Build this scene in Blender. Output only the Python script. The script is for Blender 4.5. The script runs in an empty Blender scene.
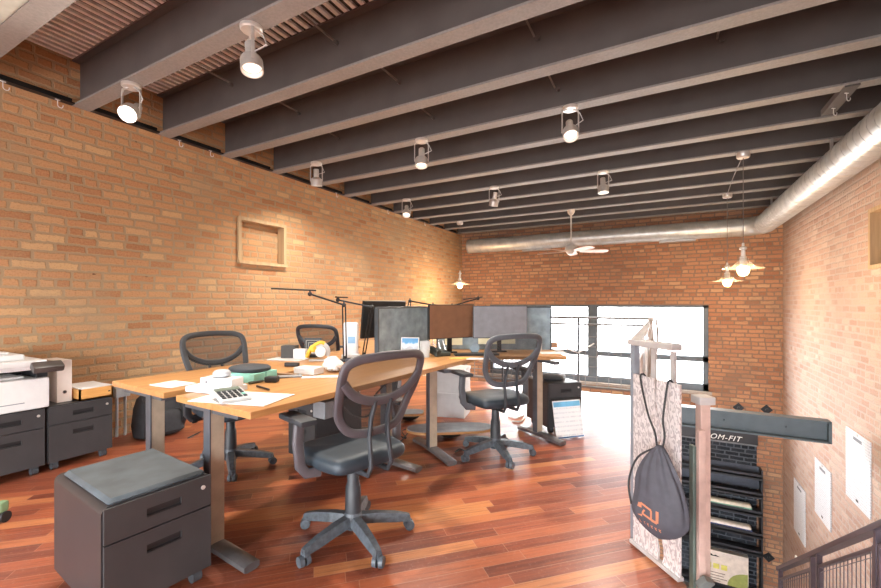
import bpy, bmesh, math, random
from mathutils import Vector, Matrix, Euler
random.seed(7)
PI = math.pi
SC = bpy.context.scene
COL = SC.collection

# ------------------------------------------------------------------ materials
def lin(hexs):
    h = hexs.lstrip('#')
    out = []
    for i in (0, 2, 4):
        v = int(h[i:i+2], 16) / 255
        out.append(v/12.92 if v <= .04045 else ((v+.055)/1.055)**2.4)
    return (*out, 1.0)

class NT:
    def __init__(s, name):
        s.m = bpy.data.materials.new(name); s.m.use_nodes = True
        s.t = s.m.node_tree; s.n = s.t.nodes; s.l = s.t.links
        s.b = s.n['Principled BSDF']; s.out = s.n['Material Output']
    def node(s, typ, **kw):
        n = s.n.new(typ)
        for k, v in kw.items(): setattr(n, k, v)
        return n
    def link(s, a, b): s.l.new(a, b)
    def setin(s, sock, v):
        if hasattr(v, 'is_output'): s.l.new(v, sock)
        else: sock.default_value = v
    def math(s, op, a, b=None, c=None, clamp=False):
        n = s.n.new('ShaderNodeMath'); n.operation = op; n.use_clamp = clamp
        s.setin(n.inputs[0], a)
        if b is not None: s.setin(n.inputs[1], b)
        if c is not None: s.setin(n.inputs[2], c)
        return n.outputs[0]
    def mix(s, f, a, b, blend='MIX'):
        n = s.n.new('ShaderNodeMix'); n.data_type = 'RGBA'; n.blend_type = blend
        s.setin(n.inputs[0], f); s.setin(n.inputs[6], a); s.setin(n.inputs[7], b)
        return n.outputs[2]
    def coords(s, kind='Object'):
        return s.n.new('ShaderNodeTexCoord').outputs[kind]
    def sep(s, v):
        n = s.n.new('ShaderNodeSeparateXYZ'); s.link(v, n.inputs[0]); return n.outputs
    def comb(s, x, y, z=0.0):
        n = s.n.new('ShaderNodeCombineXYZ')
        for i, v in enumerate((x, y, z)): s.setin(n.inputs[i], v)
        return n.outputs[0]
    def noise(s, vec, scale, detail=2.0, rough=.5):
        n = s.n.new('ShaderNodeTexNoise'); s.link(vec, n.inputs['Vector'])
        n.inputs['Scale'].default_value = scale; n.inputs['Detail'].default_value = detail
        n.inputs['Roughness'].default_value = rough
        return n.outputs['Fac']
    def white(s, vec):
        n = s.n.new('ShaderNodeTexWhiteNoise'); n.noise_dimensions = '3D'; s.link(vec, n.inputs['Vector'])
        return n.outputs['Value']
    def ramp(s, f, stops):
        n = s.n.new('ShaderNodeValToRGB'); s.setin(n.inputs[0], f)
        e = n.color_ramp.elements
        while len(e) < len(stops): e.new(.5)
        for el, (p, c) in zip(e, stops): el.position = p; el.color = c
        return n.outputs[0]
    def smooth(s, v, a, b):
        n = s.n.new('ShaderNodeMapRange'); n.interpolation_type = 'SMOOTHSTEP'
        s.setin(n.inputs[0], v); n.inputs[1].default_value = a; n.inputs[2].default_value = b
        return n.outputs[0]
    def bump(s, h, strength=.3, dist=.01):
        n = s.n.new('ShaderNodeBump'); s.setin(n.inputs['Height'], h)
        n.inputs['Strength'].default_value = strength; n.inputs['Distance'].default_value = dist
        s.link(n.outputs[0], s.b.inputs['Normal'])

MATS = {}
def mat(name, col, rough=.5, metal=0.0, var=.12, scale=14.0, bump=0.0, bscale=120.0):
    """plain surface with a little procedural unevenness"""
    if name in MATS: return MATS[name]
    k = NT(name); co = k.coords()
    c = lin(col)
    lo = tuple(v*(1-var) for v in c[:3]) + (1,)
    hi = tuple(min(1, v*(1+var)) for v in c[:3]) + (1,)
    f = k.noise(co, scale, 3)
    k.link(k.ramp(f, [(.3, lo), (.7, hi)]), k.b.inputs['Base Color'])
    k.b.inputs['Roughness'].default_value = rough
    k.b.inputs['Metallic'].default_value = metal
    if bump: k.bump(k.noise(co, bscale, 2), bump, .003)
    MATS[name] = k.m
    return k.m

def emit(name, col, strength):
    k = NT(name)
    k.b.inputs['Base Color'].default_value = lin(col)
    k.b.inputs['Emission Color'].default_value = lin(col)
    f = k.noise(k.coords(), 30.0)
    k.link(k.math('MULTIPLY_ADD', f, strength*.1, strength*.95), k.b.inputs['Emission Strength'])
    return k.m

def brick(name, axis, cols=None, mortar='#9c866a', dark=False):
    k = NT(name); co = k.coords(); x, y, z = k.sep(co)
    u = x if axis == 'X' else y
    H, W = .0745, .214
    vec = k.comb(u, z, 0.0)
    dn = k.n.new('ShaderNodeTexNoise'); k.link(vec, dn.inputs['Vector']); dn.inputs['Scale'].default_value = 9.0; dn.inputs['Detail'].default_value = 3
    dsep = k.n.new('ShaderNodeSeparateColor'); k.link(dn.outputs['Color'], dsep.inputs[0])
    u2 = k.math('ADD', u, k.math('MULTIPLY_ADD', dsep.outputs[0], .03, -.015))
    z2 = k.math('ADD', z, k.math('MULTIPLY_ADD', dsep.outputs[1], .022, -.011))
    v = k.math('DIVIDE', z2, H)
    row = k.math('FLOOR', v); fv = k.math('FRACT', v)
    par = k.math('MULTIPLY', k.math('FLOORED_MODULO', row, 2.0), .5)
    jit = k.math('MULTIPLY', k.white(k.comb(row, 3.7, 0.0)), .35)
    # every sixth course is of headers, half the length
    hd = k.math('COMPARE', k.math('FLOORED_MODULO', row, 6.0), 0.0, .1)
    wlen = k.math('MULTIPLY_ADD', hd, -.5*W, W)
    uu = k.math('ADD', k.math('ADD', k.math('DIVIDE', u2, wlen), par), jit)
    col = k.math('FLOOR', uu); fu = k.math('FRACT', uu)
    du = k.math('MULTIPLY', k.math('MINIMUM', fu, k.math('SUBTRACT', 1.0, fu)), wlen)
    dv = k.math('MULTIPLY', k.math('MINIMUM', fv, k.math('SUBTRACT', 1.0, fv)), H)
    edge = k.math('MINIMUM', du, dv)
    en = k.noise(vec, 45.0, 3, .6)
    edge2 = k.math('ADD', edge, k.math('MULTIPLY_ADD', en, .02, -.010))
    mask = k.smooth(edge2, .0068, .0148)
    rnd = k.white(k.comb(col, row, 1.3))
    cols = cols or ['#a87854', '#b88760', '#be8f67', '#c3976d', '#ba8a63', '#cda87d']
    stops = [(i/(len(cols)-1), lin(c)) for i, c in enumerate(cols)]
    bc = k.ramp(rnd, stops)
    fine = k.noise(vec, 70.0, 4, .7)
    bc = k.mix(k.math('MULTIPLY', k.smooth(fine, .5, .75), .45), bc, lin('#d2a577') if not dark else lin('#3c424a'))
    bc = k.mix(k.math('MULTIPLY', k.smooth(fine, .5, .3), .4), bc, lin('#7d4426') if not dark else lin('#101216'))
    m1 = lin(mortar); m2 = tuple(min(1, c*1.35) for c in m1[:3]) + (1,)
    mo = k.mix(fine, m1, m2)
    # mortar smeared over whole patches of the old wall
    big = k.noise(vec, 1.3, 5, .65)
    smear = k.math('MULTIPLY', k.smooth(big, .46, .72), .6)
    colr = k.mix(mask, mo, bc)
    colr = k.mix(smear, colr, mo)
    if not dark:
        # old header courses and nail holes: dark short marks
        hole = k.smooth(k.noise(k.comb(k.math('MULTIPLY', u, .45), z), 26.0, 2, .5), .73, .78)
        colr = k.mix(k.math('MULTIPLY', hole, .75), colr, lin('#4a2e1c'))
    k.link(colr, k.b.inputs['Base Color'])
    k.b.inputs['Roughness'].default_value = .9
    k.b.inputs['Specular IOR Level'].default_value = .2
    k.bump(k.math('ADD', mask, k.math('MULTIPLY', fine, .5)), .55, .008)
    return k.m

def boards():
    k = NT('cherry_boards'); x, y, z = k.sep(k.coords())
    a = k.math('MULTIPLY', k.math('ADD', x, y), .70711)
    b = k.math('MULTIPLY', k.math('SUBTRACT', y, x), .70711)
    Wd, L = .074, .78
    rv = k.math('DIVIDE', b, Wd); row = k.math('FLOOR', rv); fv = k.math('FRACT', rv)
    off = k.math('MULTIPLY', k.white(k.comb(row, 5.1, 2.0)), 7.0)
    cu = k.math('ADD', k.math('DIVIDE', a, L), off); col = k.math('FLOOR', cu); fu = k.math('FRACT', cu)
    rnd = k.white(k.comb(col, row, 9.0))
    base = k.ramp(rnd, [(0, lin('#6c3526')), (.25, lin('#884731')), (.5, lin('#9a5136')), (.75, lin('#ac603e')), (1, lin('#c48252'))])
    gv = k.comb(k.math('ADD', k.math('MULTIPLY', a, 2.2), k.math('MULTIPLY', rnd, 40.0)), k.math('MULTIPLY', b, 38.0), 0.0)
    g = k.noise(gv, 1.6, 5, .6)
    base = k.mix(k.math('MULTIPLY', k.smooth(g, .45, .7), .4), base, lin('#471a10'))
    base = k.mix(k.math('MULTIPLY', k.smooth(g, .5, .25), .3), base, lin('#b8612f'))
    dv = k.math('MULTIPLY', k.math('MINIMUM', fv, k.math('SUBTRACT', 1.0, fv)), Wd)
    du = k.math('MULTIPLY', k.math('MINIMUM', fu, k.math('SUBTRACT', 1.0, fu)), L)
    e = k.math('MINIMUM', dv, du)
    seam = k.smooth(e, .0022, .0008)
    base = k.mix(k.math('MULTIPLY', seam, .55), base, lin('#b58a72'))
    dd = k.smooth(k.noise(k.coords(), 55.0, 5, .75), .52, .75)
    base = k.mix(k.math('MULTIPLY', dd, .22), base, lin('#c9a898'))
    k.link(base, k.b.inputs['Base Color'])
    dust = k.noise(k.coords(), 3.0, 6, .7)
    k.link(k.math('MULTIPLY_ADD', dust, .25, .2), k.b.inputs['Roughness'])
    k.b.inputs['Specular IOR Level'].default_value = .4
    k.b.inputs['Coat Weight'].default_value = .2
    k.b.inputs['Coat Roughness'].default_value = .22
    k.bump(k.math('ADD', k.math('MULTIPLY', seam, -1.0), k.math('MULTIPLY', g, .15)), .12, .003)
    return k.m

def wood(name, c1, c2, axis=1, rough=.38, scale=5.0):
    k = NT(name); x, y, z = k.sep(k.coords())
    s = [26.0, 26.0, 26.0]; s[axis] = 1.6
    v = k.comb(k.math('MULTIPLY', x, s[0]), k.math('MULTIPLY', y, s[1]), k.math('MULTIPLY', z, s[2]))
    g = k.noise(v, scale/5, 4, .6)
    k.link(k.ramp(g, [(.3, lin(c1)), (.7, lin(c2))]), k.b.inputs['Base Color'])
    k.b.inputs['Roughness'].default_value = rough
    return k.m

def glass_pane():
    k = NT('window_glass')
    tr = k.node('ShaderNodeBsdfTransparent'); gl = k.node('ShaderNodeBsdfGlossy'); mx = k.node('ShaderNodeMixShader')
    gl.inputs['Roughness'].default_value = .03
    f = k.noise(k.coords(), 2.0)
    k.link(k.math('MULTIPLY_ADD', f, .02, .05), mx.inputs[0])
    k.link(tr.outputs[0], mx.inputs[1]); k.link(gl.outputs[0], mx.inputs[2]); k.link(mx.outputs[0], k.out.inputs[0])
    return k.m

def see_through(name, col, opaq, rough=.4, spec=.5):
    k = NT(name)
    tr = k.node('ShaderNodeBsdfTransparent'); mx = k.node('ShaderNodeMixShader')
    k.b.inputs['Base Color'].default_value = lin(col); k.b.inputs['Roughness'].default_value = rough
    f = k.noise(k.coords(), 240.0)
    k.link(k.math('MULTIPLY_ADD', f, .12, opaq-.06), mx.inputs[0])
    k.link(tr.outputs[0], mx.inputs[1]); k.link(k.b.outputs[0], mx.inputs[2]); k.link(mx.outputs[0], k.out.inputs[0])
    return k.m

def engraved():
    k = NT('engraved_aluminium'); co = k.coords()
    v = k.node('ShaderNodeTexWave'); v.wave_type = 'BANDS'; v.bands_direction = 'DIAGONAL'
    mp = k.node('ShaderNodeMapping'); mp.inputs['Scale'].default_value = (1, 1, .45); k.link(co, mp.inputs[0]); k.link(mp.outputs[0], v.inputs['Vector']); v.inputs['Scale'].default_value = 20; v.inputs['Distortion'].default_value = 14; v.inputs['Detail'].default_value = 3; v.inputs['Detail Scale'].default_value = 2.2
    w = k.smooth(v.outputs['Fac'], .25, .55)
    k.link(k.mix(w, lin('#bab1b2'), lin('#e2dbda')), k.b.inputs['Base Color'])
    k.b.inputs['Metallic'].default_value = .4
    k.link(k.math('MULTIPLY_ADD', w, -.1, .45), k.b.inputs['Roughness'])
    k.bump(v.outputs['Fac'], .35, .004)
    return k.m

def spiral(name):
    k = NT(name); co = k.coords(); n = k.noise(co, 6.0, 4)
    k.link(k.ramp(n, [(.3, lin('#b4b7b8')), (.7, lin('#d3d5d4'))]), k.b.inputs['Base Color'])
    k.b.inputs['Metallic'].default_value = .55; k.b.inputs['Roughness'].default_value = .38
    return k.m

def printed(name, paper, ink, rows, axis=2, cell=.02):
    """sheet with lines of small grey print"""
    k = NT(name); x, y, z = k.sep(k.coords())
    h = (x, y, z)[axis]; others = [(x, y, z)[i] for i in range(3) if i != axis]
    f = k.math('FRACT', k.math('MULTIPLY', h, rows))
    line = k.math('MULTIPLY', k.math('GREATER_THAN', f, .45), k.math('LESS_THAN', f, .8))
    w = k.noise(k.comb(k.math('MULTIPLY', others[0], 1/cell), k.math('MULTIPLY', others[1], 1/cell), k.math('FLOOR', k.math('MULTIPLY', h, rows))), 3.0, 1)
    ink_m = k.math('MULTIPLY', line, k.math('GREATER_THAN', w, .47))
    k.link(k.mix(k.math('MULTIPLY', ink_m, .55), lin(paper), lin(ink)), k.b.inputs['Base Color'])
    k.b.inputs['Roughness'].default_value = .6
    return k.m

BR_Y = brick('old_brick_left', 'Y')
BR_YR = brick('old_brick_right', 'Y', ['#a98d82', '#b4988c', '#b99e92', '#bfa79c', '#b1958a', '#c6b1a6'], '#a89990')  # paler palette: part of this wall's daylight brightness is put into the brick colour
BR_X = brick('old_brick_far', 'X', ['#936852', '#a9775d', '#b38365', '#bb8d6f', '#ad7b60', '#c39d7b'], '#7f6a5c')
BR_D = brick('charcoal_brick_panel', 'X', ['#1d2127', '#262b32', '#2f353d', '#20242b'], '#4a4f57', True)
FLOORM = boards()
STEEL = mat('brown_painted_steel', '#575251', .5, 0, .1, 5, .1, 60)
FLANGE = mat('lit_flange_steel', '#8c8885', .6, 0, .1, 60, .3, 150)  # paler than the web: light on the joist undersides painted into the colour
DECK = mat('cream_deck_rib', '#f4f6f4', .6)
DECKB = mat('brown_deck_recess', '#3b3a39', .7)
DGREY = mat('dark_grey_steel', '#46525a', .45, 0, .08)
WINF = mat('window_frame_paint', '#5a6570', .5)
BLACK = mat('black_plastic', '#1c1d20', .5)
BLACKM = mat('black_metal', '#232427', .4, .4)
CHGREY = mat('chair_grey_plastic', '#4d484d', .5, 0, .08)
CHBLK = mat('chair_black_plastic', '#303338', .5, 0, .15)
CHBASE = mat('scuffed_base_plastic', '#4a5057', .45, 0, .35, 40)
SEATM = mat('seat_leatherette', '#2a343d', .52, 0, .15, 20, .1)
MESH = see_through('chair_mesh', '#2b2827', .62, .7)
CHROME = mat('chrome', '#d8d8d8', .18, 1)
NICKEL = mat('brushed_nickel', '#d6d4d0', .34, .45)
WHITE = mat('white_plastic', '#d8d8d8', .4, 0, .04)
WHITEP = mat('white_paper', '#dcdad8', .7, 0, .03)
CREAM = mat('cream_paper', '#ece9c8', .7, 0, .04)
LGREY = mat('light_grey_box', '#c3c3c4', .6, 0, .05)
GRAPH = mat('graphite_cabinet', '#39393c', .36, .35, .08, 8)
GRAPHF = mat('graphite_drawer_front', '#434345', .4, .3, .08, 8)
CUSH = mat('cabinet_cushion', '#474f55', .7, 0, .22, 9)
DESKW = wood('desk_laminate', '#a47243', '#bd8d58', 1)
LEGD = mat('desk_leg_dark', '#5b6068', .4, .5)
LEGL = mat('desk_leg_beige', '#b7a894', .4, .25)
FOOTM = mat('desk_foot_metal', '#77777a', .35, .6, .2)
FABR = mat('divider_fabric', '#8797a0', .85, 0, .28, 11, .2, 400)
SCRN = mat('screen_glass', '#1d1c1e', .22)
SCRM = mat('monitor_grey_reflection', '#77777d', .5)  # switched-off screen; its grey reflection is painted as base colour
SCRB = mat('monitor_brick_reflection', '#74513b', .4)  # switched-off screen; the reflected brick wall is painted as brown base colour
WOODF = wood('niche_wood', '#a58a68', '#bea37e', 2, .7)
TRAYW = wood('tray_wood', '#c88d4c', '#dba763', 1, .5)
GLASS = glass_pane()
CLEARG = see_through('clear_lamp_glass', '#c9c3ba', .13, .08)
TUMB = see_through('tumbler_glass', '#dfe8ee', .4, .08)
ALU = engraved()
DUCT = spiral('galvanised_duct')
GALV = mat('galvanised_pipe', '#b9bbbd', .4, .7)
RAILW = mat('brushed_rail', '#b9b6b6', .35, .4)
POSTB = mat('blue_grey_post', '#8b929c', .4, .4)
COPPER = mat('pinkish_newel_steel', '#c4a89e', .35, .35, .12, 20)
PURP = mat('dark_stair_rail', '#50464f', .42, .2)
BAGM = mat('bag_cloth', '#3f3e46', .7, 0, .15, 25, .15)
ORANGE = mat('orange_print', '#a96d50', .6)
TEAL = mat('mint_box', '#8fd0c2', .5)
YELLOW = mat('yellow_plastic', '#e0b035', .45)
BLUE = mat('blue_print', '#6fb3d8', .6)
RUB = mat('rubber', '#3a3d42', .7)
BULBW = emit('warm_bulb', '#ffd596', 5)
SPOTE = emit('spot_lens', '#fff6ea', 12)
SPOTD = emit('spot_lens_soft', '#fff1e0', .9)

# ------------------------------------------------------------------ mesh builder
class MB:
    def __init__(s): s.bm = bmesh.new()
    def _xf(s, verts, M):
        if M is not None: bmesh.ops.transform(s.bm, matrix=M, verts=verts)
    def box(s, c, d, rz=0.0, bev=0.0, M=None, seg=2, rot=None):
        r = bmesh.ops.create_cube(s.bm, size=1.0); vs = r['verts']
        T = Matrix.Translation(c) @ (rot.to_4x4() if rot else Matrix.Rotation(rz, 4, 'Z')) @ Matrix.Diagonal((*d, 1))
        if M is not None: T = M @ T
        bmesh.ops.transform(s.bm, matrix=T, verts=vs)
        if bev > 0:
            es = list({e for v in vs for e in v.link_edges})
            bmesh.ops.bevel(s.bm, geom=es, offset=bev, segments=seg, profile=.6, affect='EDGES')
        return s
    def bx(s, x0, x1, y0, y1, z0, z1, bev=0.0, seg=2):
        return s.box(((x0+x1)/2, (y0+y1)/2, (z0+z1)/2), (abs(x1-x0), abs(y1-y0), abs(z1-z0)), 0, bev, None, seg)
    def cyl(s, p0, p1, r0, r1=None, seg=14, cap=True):
        p0, p1 = Vector(p0), Vector(p1); r1 = r0 if r1 is None else r1
        ax = (p1-p0); L = ax.length
        if L < 1e-9: return s
        q = Vector((0, 0, 1)).rotation_difference(ax)
        r = bmesh.ops.create_cone(s.bm, cap_ends=cap, segments=seg, radius1=r0, radius2=r1, depth=L)
        bmesh.ops.transform(s.bm, matrix=Matrix.Translation((p0+p1)/2) @ q.to_matrix().to_4x4(), verts=r['verts'])
        return s
    def sph(s, c, r, sc=(1, 1, 1), u=14, v=8):
        q = bmesh.ops.create_uvsphere(s.bm, u_segments=u, v_segments=v, radius=r)
        bmesh.ops.transform(s.bm, matrix=Matrix.Translation(c) @ Matrix.Diagonal((*sc, 1)), verts=q['verts'])
        return s
    def lathe(s, prof, c=(0, 0, 0), seg=24, M=None):
        rings = []
        for r, z in prof:
            ring = []
            for i in range(seg):
                a = 2*PI*i/seg
                p = Vector((r*math.cos(a), r*math.sin(a), z))
                if M is not None: p = M @ p
                ring.append(s.bm.verts.new(p + Vector(c)))
            rings.append(ring)
        for a, b in zip(rings, rings[1:]):
            for i in range(seg):
                s.bm.faces.new((a[i], a[(i+1) % seg], b[(i+1) % seg], b[i]))
        for ring, (r, z) in ((rings[0], prof[0]), (rings[-1], prof[-1])):
            if r > 1e-5:
                try: s.bm.faces.new(ring)
                except ValueError: pass
        return s
    def tube(s, pts, r, seg=8, closed=False, rr=None, flat=None):
        """round (or flattened: flat=(a,b,up)) bar swept along points"""
        P = [Vector(p) for p in pts]; n = len(P); rings = []
        up = Vector(flat[2]) if flat else None
        prev = None
        for i in range(n):
            if closed: t = (P[(i+1) % n]-P[i-1]).normalized()
            else: t = (P[min(i+1, n-1)]-P[max(i-1, 0)]).normalized()
            if flat:
                nn = (up - t*up.dot(t)).normalized()
            elif prev is None:
                nn = t.orthogonal().normalized()
            else:
                nn = (prev - t*prev.dot(t)).normalized()
            prev = nn; bb = t.cross(nn)
            ring = []
            rad = rr[i] if rr else r
            for j in range(seg):
                a = 2*PI*j/seg + (PI/seg if flat else 0)
                if flat: o = nn*(flat[0]*math.copysign(abs(math.cos(a))**.6, math.cos(a))) + bb*(flat[1]*math.copysign(abs(math.sin(a))**.6, math.sin(a)))
                else: o = nn*(rad*math.cos(a)) + bb*(rad*math.sin(a))
                ring.append(s.bm.verts.new(P[i]+o))
            rings.append(ring)
        m = n if closed else n-1
        for i in range(m):
            a, b = rings[i], rings[(i+1) % n]
            for j in range(seg):
                s.bm.faces.new((a[j], a[(j+1) % seg], b[(j+1) % seg], b[j]))
        if not closed:
            s.bm.faces.new(rings[0]); s.bm.faces.new(rings[-1])
        return s
    def prism(s, poly, z0, z1, bev=0.0, M=None):
        a = [s.bm.verts.new((x, y, z0)) for x, y in poly]; b = [s.bm.verts.new((x, y, z1)) for x, y in poly]
        n = len(poly)
        fs = [s.bm.faces.new(a), s.bm.faces.new(b)]
        for i in range(n): fs.append(s.bm.faces.new((a[i], a[(i+1) % n], b[(i+1) % n], b[i])))
        vs = a+b
        s._xf(vs, M)
        if bev:
            es = [e for e in {e for f in fs[:2] for e in f.edges}]
            bmesh.ops.bevel(s.bm, geom=es, offset=bev, segments=2, profile=.6, affect='EDGES')
        return s
    def grid(s, f, nu, nv, closed_u=False):
        V = [[s.bm.verts.new(f(i/(nu if closed_u else nu-1), j/(nv-1))) for j in range(nv)] for i in range(nu)]
        for i in range(nu if closed_u else nu-1):
            for j in range(nv-1):
                s.bm.faces.new((V[i][j], V[(i+1) % nu][j], V[(i+1) % nu][j+1], V[i][j+1]))
        return V
    def build(s, name, m, parent=None, smooth=True, loc=None, rz=0.0, ang=40):
        bmesh.ops.recalc_face_normals(s.bm, faces=s.bm.faces)
        me = bpy.data.meshes.new(name); s.bm.to_mesh(me); s.bm.free()
        ms = m if isinstance(m, (list, tuple)) else [m]
        for q in ms: me.materials.append(q)
        if smooth:
            for p in me.polygons: p.use_smooth = True
            me.set_sharp_from_angle(angle=math.radians(ang))
        o = bpy.data.objects.new(name, me); COL.objects.link(o)
        if parent: o.parent = parent
        if loc is not None: o.location = loc
        if rz: o.rotation_euler.z = rz
        return o

def tag(o, label, cat, group=None, kind=None):
    o['label'] = label; o['category'] = cat
    if group: o['group'] = group
    if kind: o['kind'] = kind
    return o
def empty(name, loc, rz, label, cat, group=None):
    o = bpy.data.objects.new(name, None); COL.objects.link(o); o.empty_display_size = .05
    o.location = loc; o.rotation_euler = (0, 0, rz)
    return tag(o, label, cat, group)
def struct(o, label=None):
    o['kind'] = 'structure'
    if label: o['label'] = label
    return o
def copy_tree(o, parent=None):
    c = o.copy(); COL.objects.link(c)
    if parent: c.parent = parent
    for ch in list(o.children): copy_tree(ch, c)
    return c
def facing(fx, fy): return math.atan2(-fx, fy)

# ------------------------------------------------------------------ camera
T = math.radians(28.47)
CAMH = 1.22
cam = bpy.data.cameras.new('camera'); co = bpy.data.objects.new('camera', cam); COL.objects.link(co)
co.location = (0, 0, CAMH); co.rotation_euler = (PI/2, 0, T)
cam.sensor_fit = 'HORIZONTAL'; cam.sensor_width = 36; cam.lens = 414/881*36
cam.shift_y = 9/881; cam.clip_start = .02; cam.clip_end = 200
SC.camera = co
cT, sT, F = math.cos(T), math.sin(T), 414.0
def ray(px, py):
    l = (px-440.5)/F; return Vector((l*cT-sT, l*sT+cT, (303-py)/F))
def atz(px, py, z):
    r = ray(px, py); k = (z-CAMH)/r.z; return Vector((r.x*k, r.y*k, z))
def atd(px, py, d):
    r = ray(px, py); return Vector((r.x*d, r.y*d, CAMH+r.z*d))
def atY(px, py, Y):
    r = ray(px, py); k = Y/r.y; return Vector((r.x*k, Y, CAMH+r.z*k))
def atX(px, py, X):
    r = ray(px, py); k = X/r.x; return Vector((X, r.y*k, CAMH+r.z*k))

XL, XR, YF, ZB, ZD = -4.42, 1.82, 9.26, 2.89, 3.285
YB = -3.0
LOW = -4.1

# ------------------------------------------------------------------ setting
def wall_holes(m, axis, pos, th, a0, a1, z0, z1, holes):
    """wall slab on plane axis=pos (thickness th outward) with rectangular holes (a0,a1,z0,z1)"""
    As = sorted({a0, a1, *[h[0] for h in holes], *[h[1] for h in holes]})
    Zs = sorted({z0, z1, *[h[2] for h in holes], *[h[3] for h in holes]})
    for i in range(len(As)-1):
        for j in range(len(Zs)-1):
            ca, cz = (As[i]+As[i+1])/2, (Zs[j]+Zs[j+1])/2
            if any(h[0] < ca < h[1] and h[2] < cz < h[3] for h in holes): continue
            if axis == 'X': m.bx(min(pos, pos+th), max(pos, pos+th), As[i], As[i+1], Zs[j], Zs[j+1])
            else: m.bx(As[i], As[i+1], min(pos, pos+th), max(pos, pos+th), Zs[j], Zs[j+1])
NL = (3.17, 3.80, 1.72, 2.21)       # niche in the left wall: y0,y1,z0,z1
NR = (5.0, 5.66, 1.59, 2.12)        # niche in the right wall
m = MB(); wall_holes(m, 'X', XL, -.3, YB, YF, LOW, ZD+.1, [NL]); m.bx(XL-.3, XL-.1, NL[0], NL[1], NL[2], NL[3])
struct(m.build('wall_left', BR_Y, smooth=False))
m = MB(); wall_holes(m, 'X', XR, .3, YB, YF, LOW, ZD+.1, [NR]); 
struct(m.build('wall_right', BR_YR, smooth=False))
m = MB(); m.bx(XR+.055, XR+.3, NR[0], NR[1], NR[2], NR[3]); struct(m.build('trim_2', mat('recess_plaster', '#bda99c', .8), smooth=False))
WX0, WX1, WZ0, WZ1 = -3.68, .72, -.45, 1.18
m = MB(); wall_holes(m, 'Y', YF, .3, XL-.3, XR+.3, LOW, ZD+.1, [(WX0, WX1, WZ0, WZ1)])
struct(m.build('wall_far', BR_X, smooth=False))

m = MB(); m.bx(XL-.3, XR+.3, YB-.3, YB, 1.9, ZD+.1)
struct(m.build('wall_back_light_block', BR_X, smooth=False))  # unseen header, added to keep rear sky light off the joist webs
# mezzanine floor with the stair opening
m = MB()
HX = -.134
m.prism([(XL, YB), (XR, YB), (XR, 1.85), (.13, 1.85), (.08, 2.081), (HX, 2.321), (HX, 5.97), (XL, 5.97)], -.06, 0)
struct(m.build('floor', FLOORM, smooth=False))
m = MB(); m.bx(XL, XR, YB, YF, LOW-.1, LOW)
struct(m.build('floor_lower', mat('lower_floor_concrete', '#8d8781', .6), smooth=False))
m = MB()
for i in range(19):
    y = 1.95+i*.28; z = -.19*(i+1)
    m.bx(.2, .9, y, y+.29, z-.04, z)
m.tube([(.18, 1.9, -.2), (.18, 7.1, -3.75)], .02, 4, flat=(.02, .14, (1, 0, 0)))
m.tube([(.92, 1.9, -.2), (.92, 7.1, -3.75)], .02, 4, flat=(.02, .14, (1, 0, 0)))
o = m.build('stairs', DGREY, smooth=False); struct(o)

# steel edge beam under the mezzanine edge, running on over the stair opening
def ibeam(m, x0, x1, yc, zb, h, w, tw=.012, tf=.018):
    m.bx(x0, x1, yc-w/2, yc+w/2, zb, zb+tf)
    m.bx(x0, x1, yc-w/2, yc+w/2, zb+h-tf, zb+h)
    m.bx(x0, x1, yc-tw/2, yc+tw/2, zb+tf, zb+h-tf)
m = MB(); ibeam(m, XL, 1.58, 6.03, -.31, .24, .15); m.bx(1.565, 1.59, 5.955, 6.105, -.31, -.07)
for q in ((738-14, 415), (786, 430)):
    p = atY(*q, 6.02); m.sph((p.x, 6.015, -.19), .012)
struct(m.build('edge_beam', DGREY, smooth=False))

# corrugated deck
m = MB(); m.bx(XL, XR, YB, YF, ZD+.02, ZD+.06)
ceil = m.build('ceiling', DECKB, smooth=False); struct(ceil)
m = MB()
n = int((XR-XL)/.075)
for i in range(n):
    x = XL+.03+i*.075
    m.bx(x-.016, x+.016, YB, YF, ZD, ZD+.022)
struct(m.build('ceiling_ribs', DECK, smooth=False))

m = MB(); m.bx(XL, XR, .386, .927, ZB+.004, ZB+.03); struct(m.build('trim_3', mat('white_soffit', '#b4b9b0', .6), smooth=False))
# joists
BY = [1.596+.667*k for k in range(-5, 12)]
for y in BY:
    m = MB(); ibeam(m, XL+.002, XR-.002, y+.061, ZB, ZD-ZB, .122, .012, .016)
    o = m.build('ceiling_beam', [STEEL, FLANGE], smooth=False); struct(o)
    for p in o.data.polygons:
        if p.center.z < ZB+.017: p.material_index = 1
# black ledger angle along the left wall between the joists
m = MB()
for a, b in zip(BY, BY[1:]):
    m.bx(XL, XL+.06, a+.124, b-.002, ZB+.002, ZB+.014); m.bx(XL, XL+.01, a+.124, b-.002, ZB+.014, ZB+.06)
struct(m.build('trim_1', BLACKM, smooth=False))

# window
fr = MB()
yw0, yw1 = YF+.02, YF+.12
t = .085
fr.bx(WX0, WX1, yw0, yw1, WZ1-.05, WZ1); fr.bx(WX0, WX1, yw0, yw1, WZ0, WZ0+.13)
fr.bx(WX0, WX0+t, yw0, yw1, WZ0, WZ1); fr.bx(WX1-t, WX1, yw0, yw1, WZ0, WZ1)
for a, b in ((-1.45, -1.25), (-2.7, -2.55)): fr.bx(a, b, yw0-.015, yw1, WZ0, WZ1)
fr.bx(WX0, WX1, yw0, yw1, .1, .2)
wf = fr.build('window_1', WINF, smooth=False); struct(wf)
pane_x = [(WX0+t, -2.7), (-2.55, -1.45), (-1.25, WX1-t)]
for a, b in pane_x:
    for z0, z1 in ((WZ0+.13, .1), (.2, WZ1-.05)):
        m = MB(); m.bx(a, b, YF+.065, YF+.071, z0, z1); o = m.build('pane', GLASS, wf, smooth=False)
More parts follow.
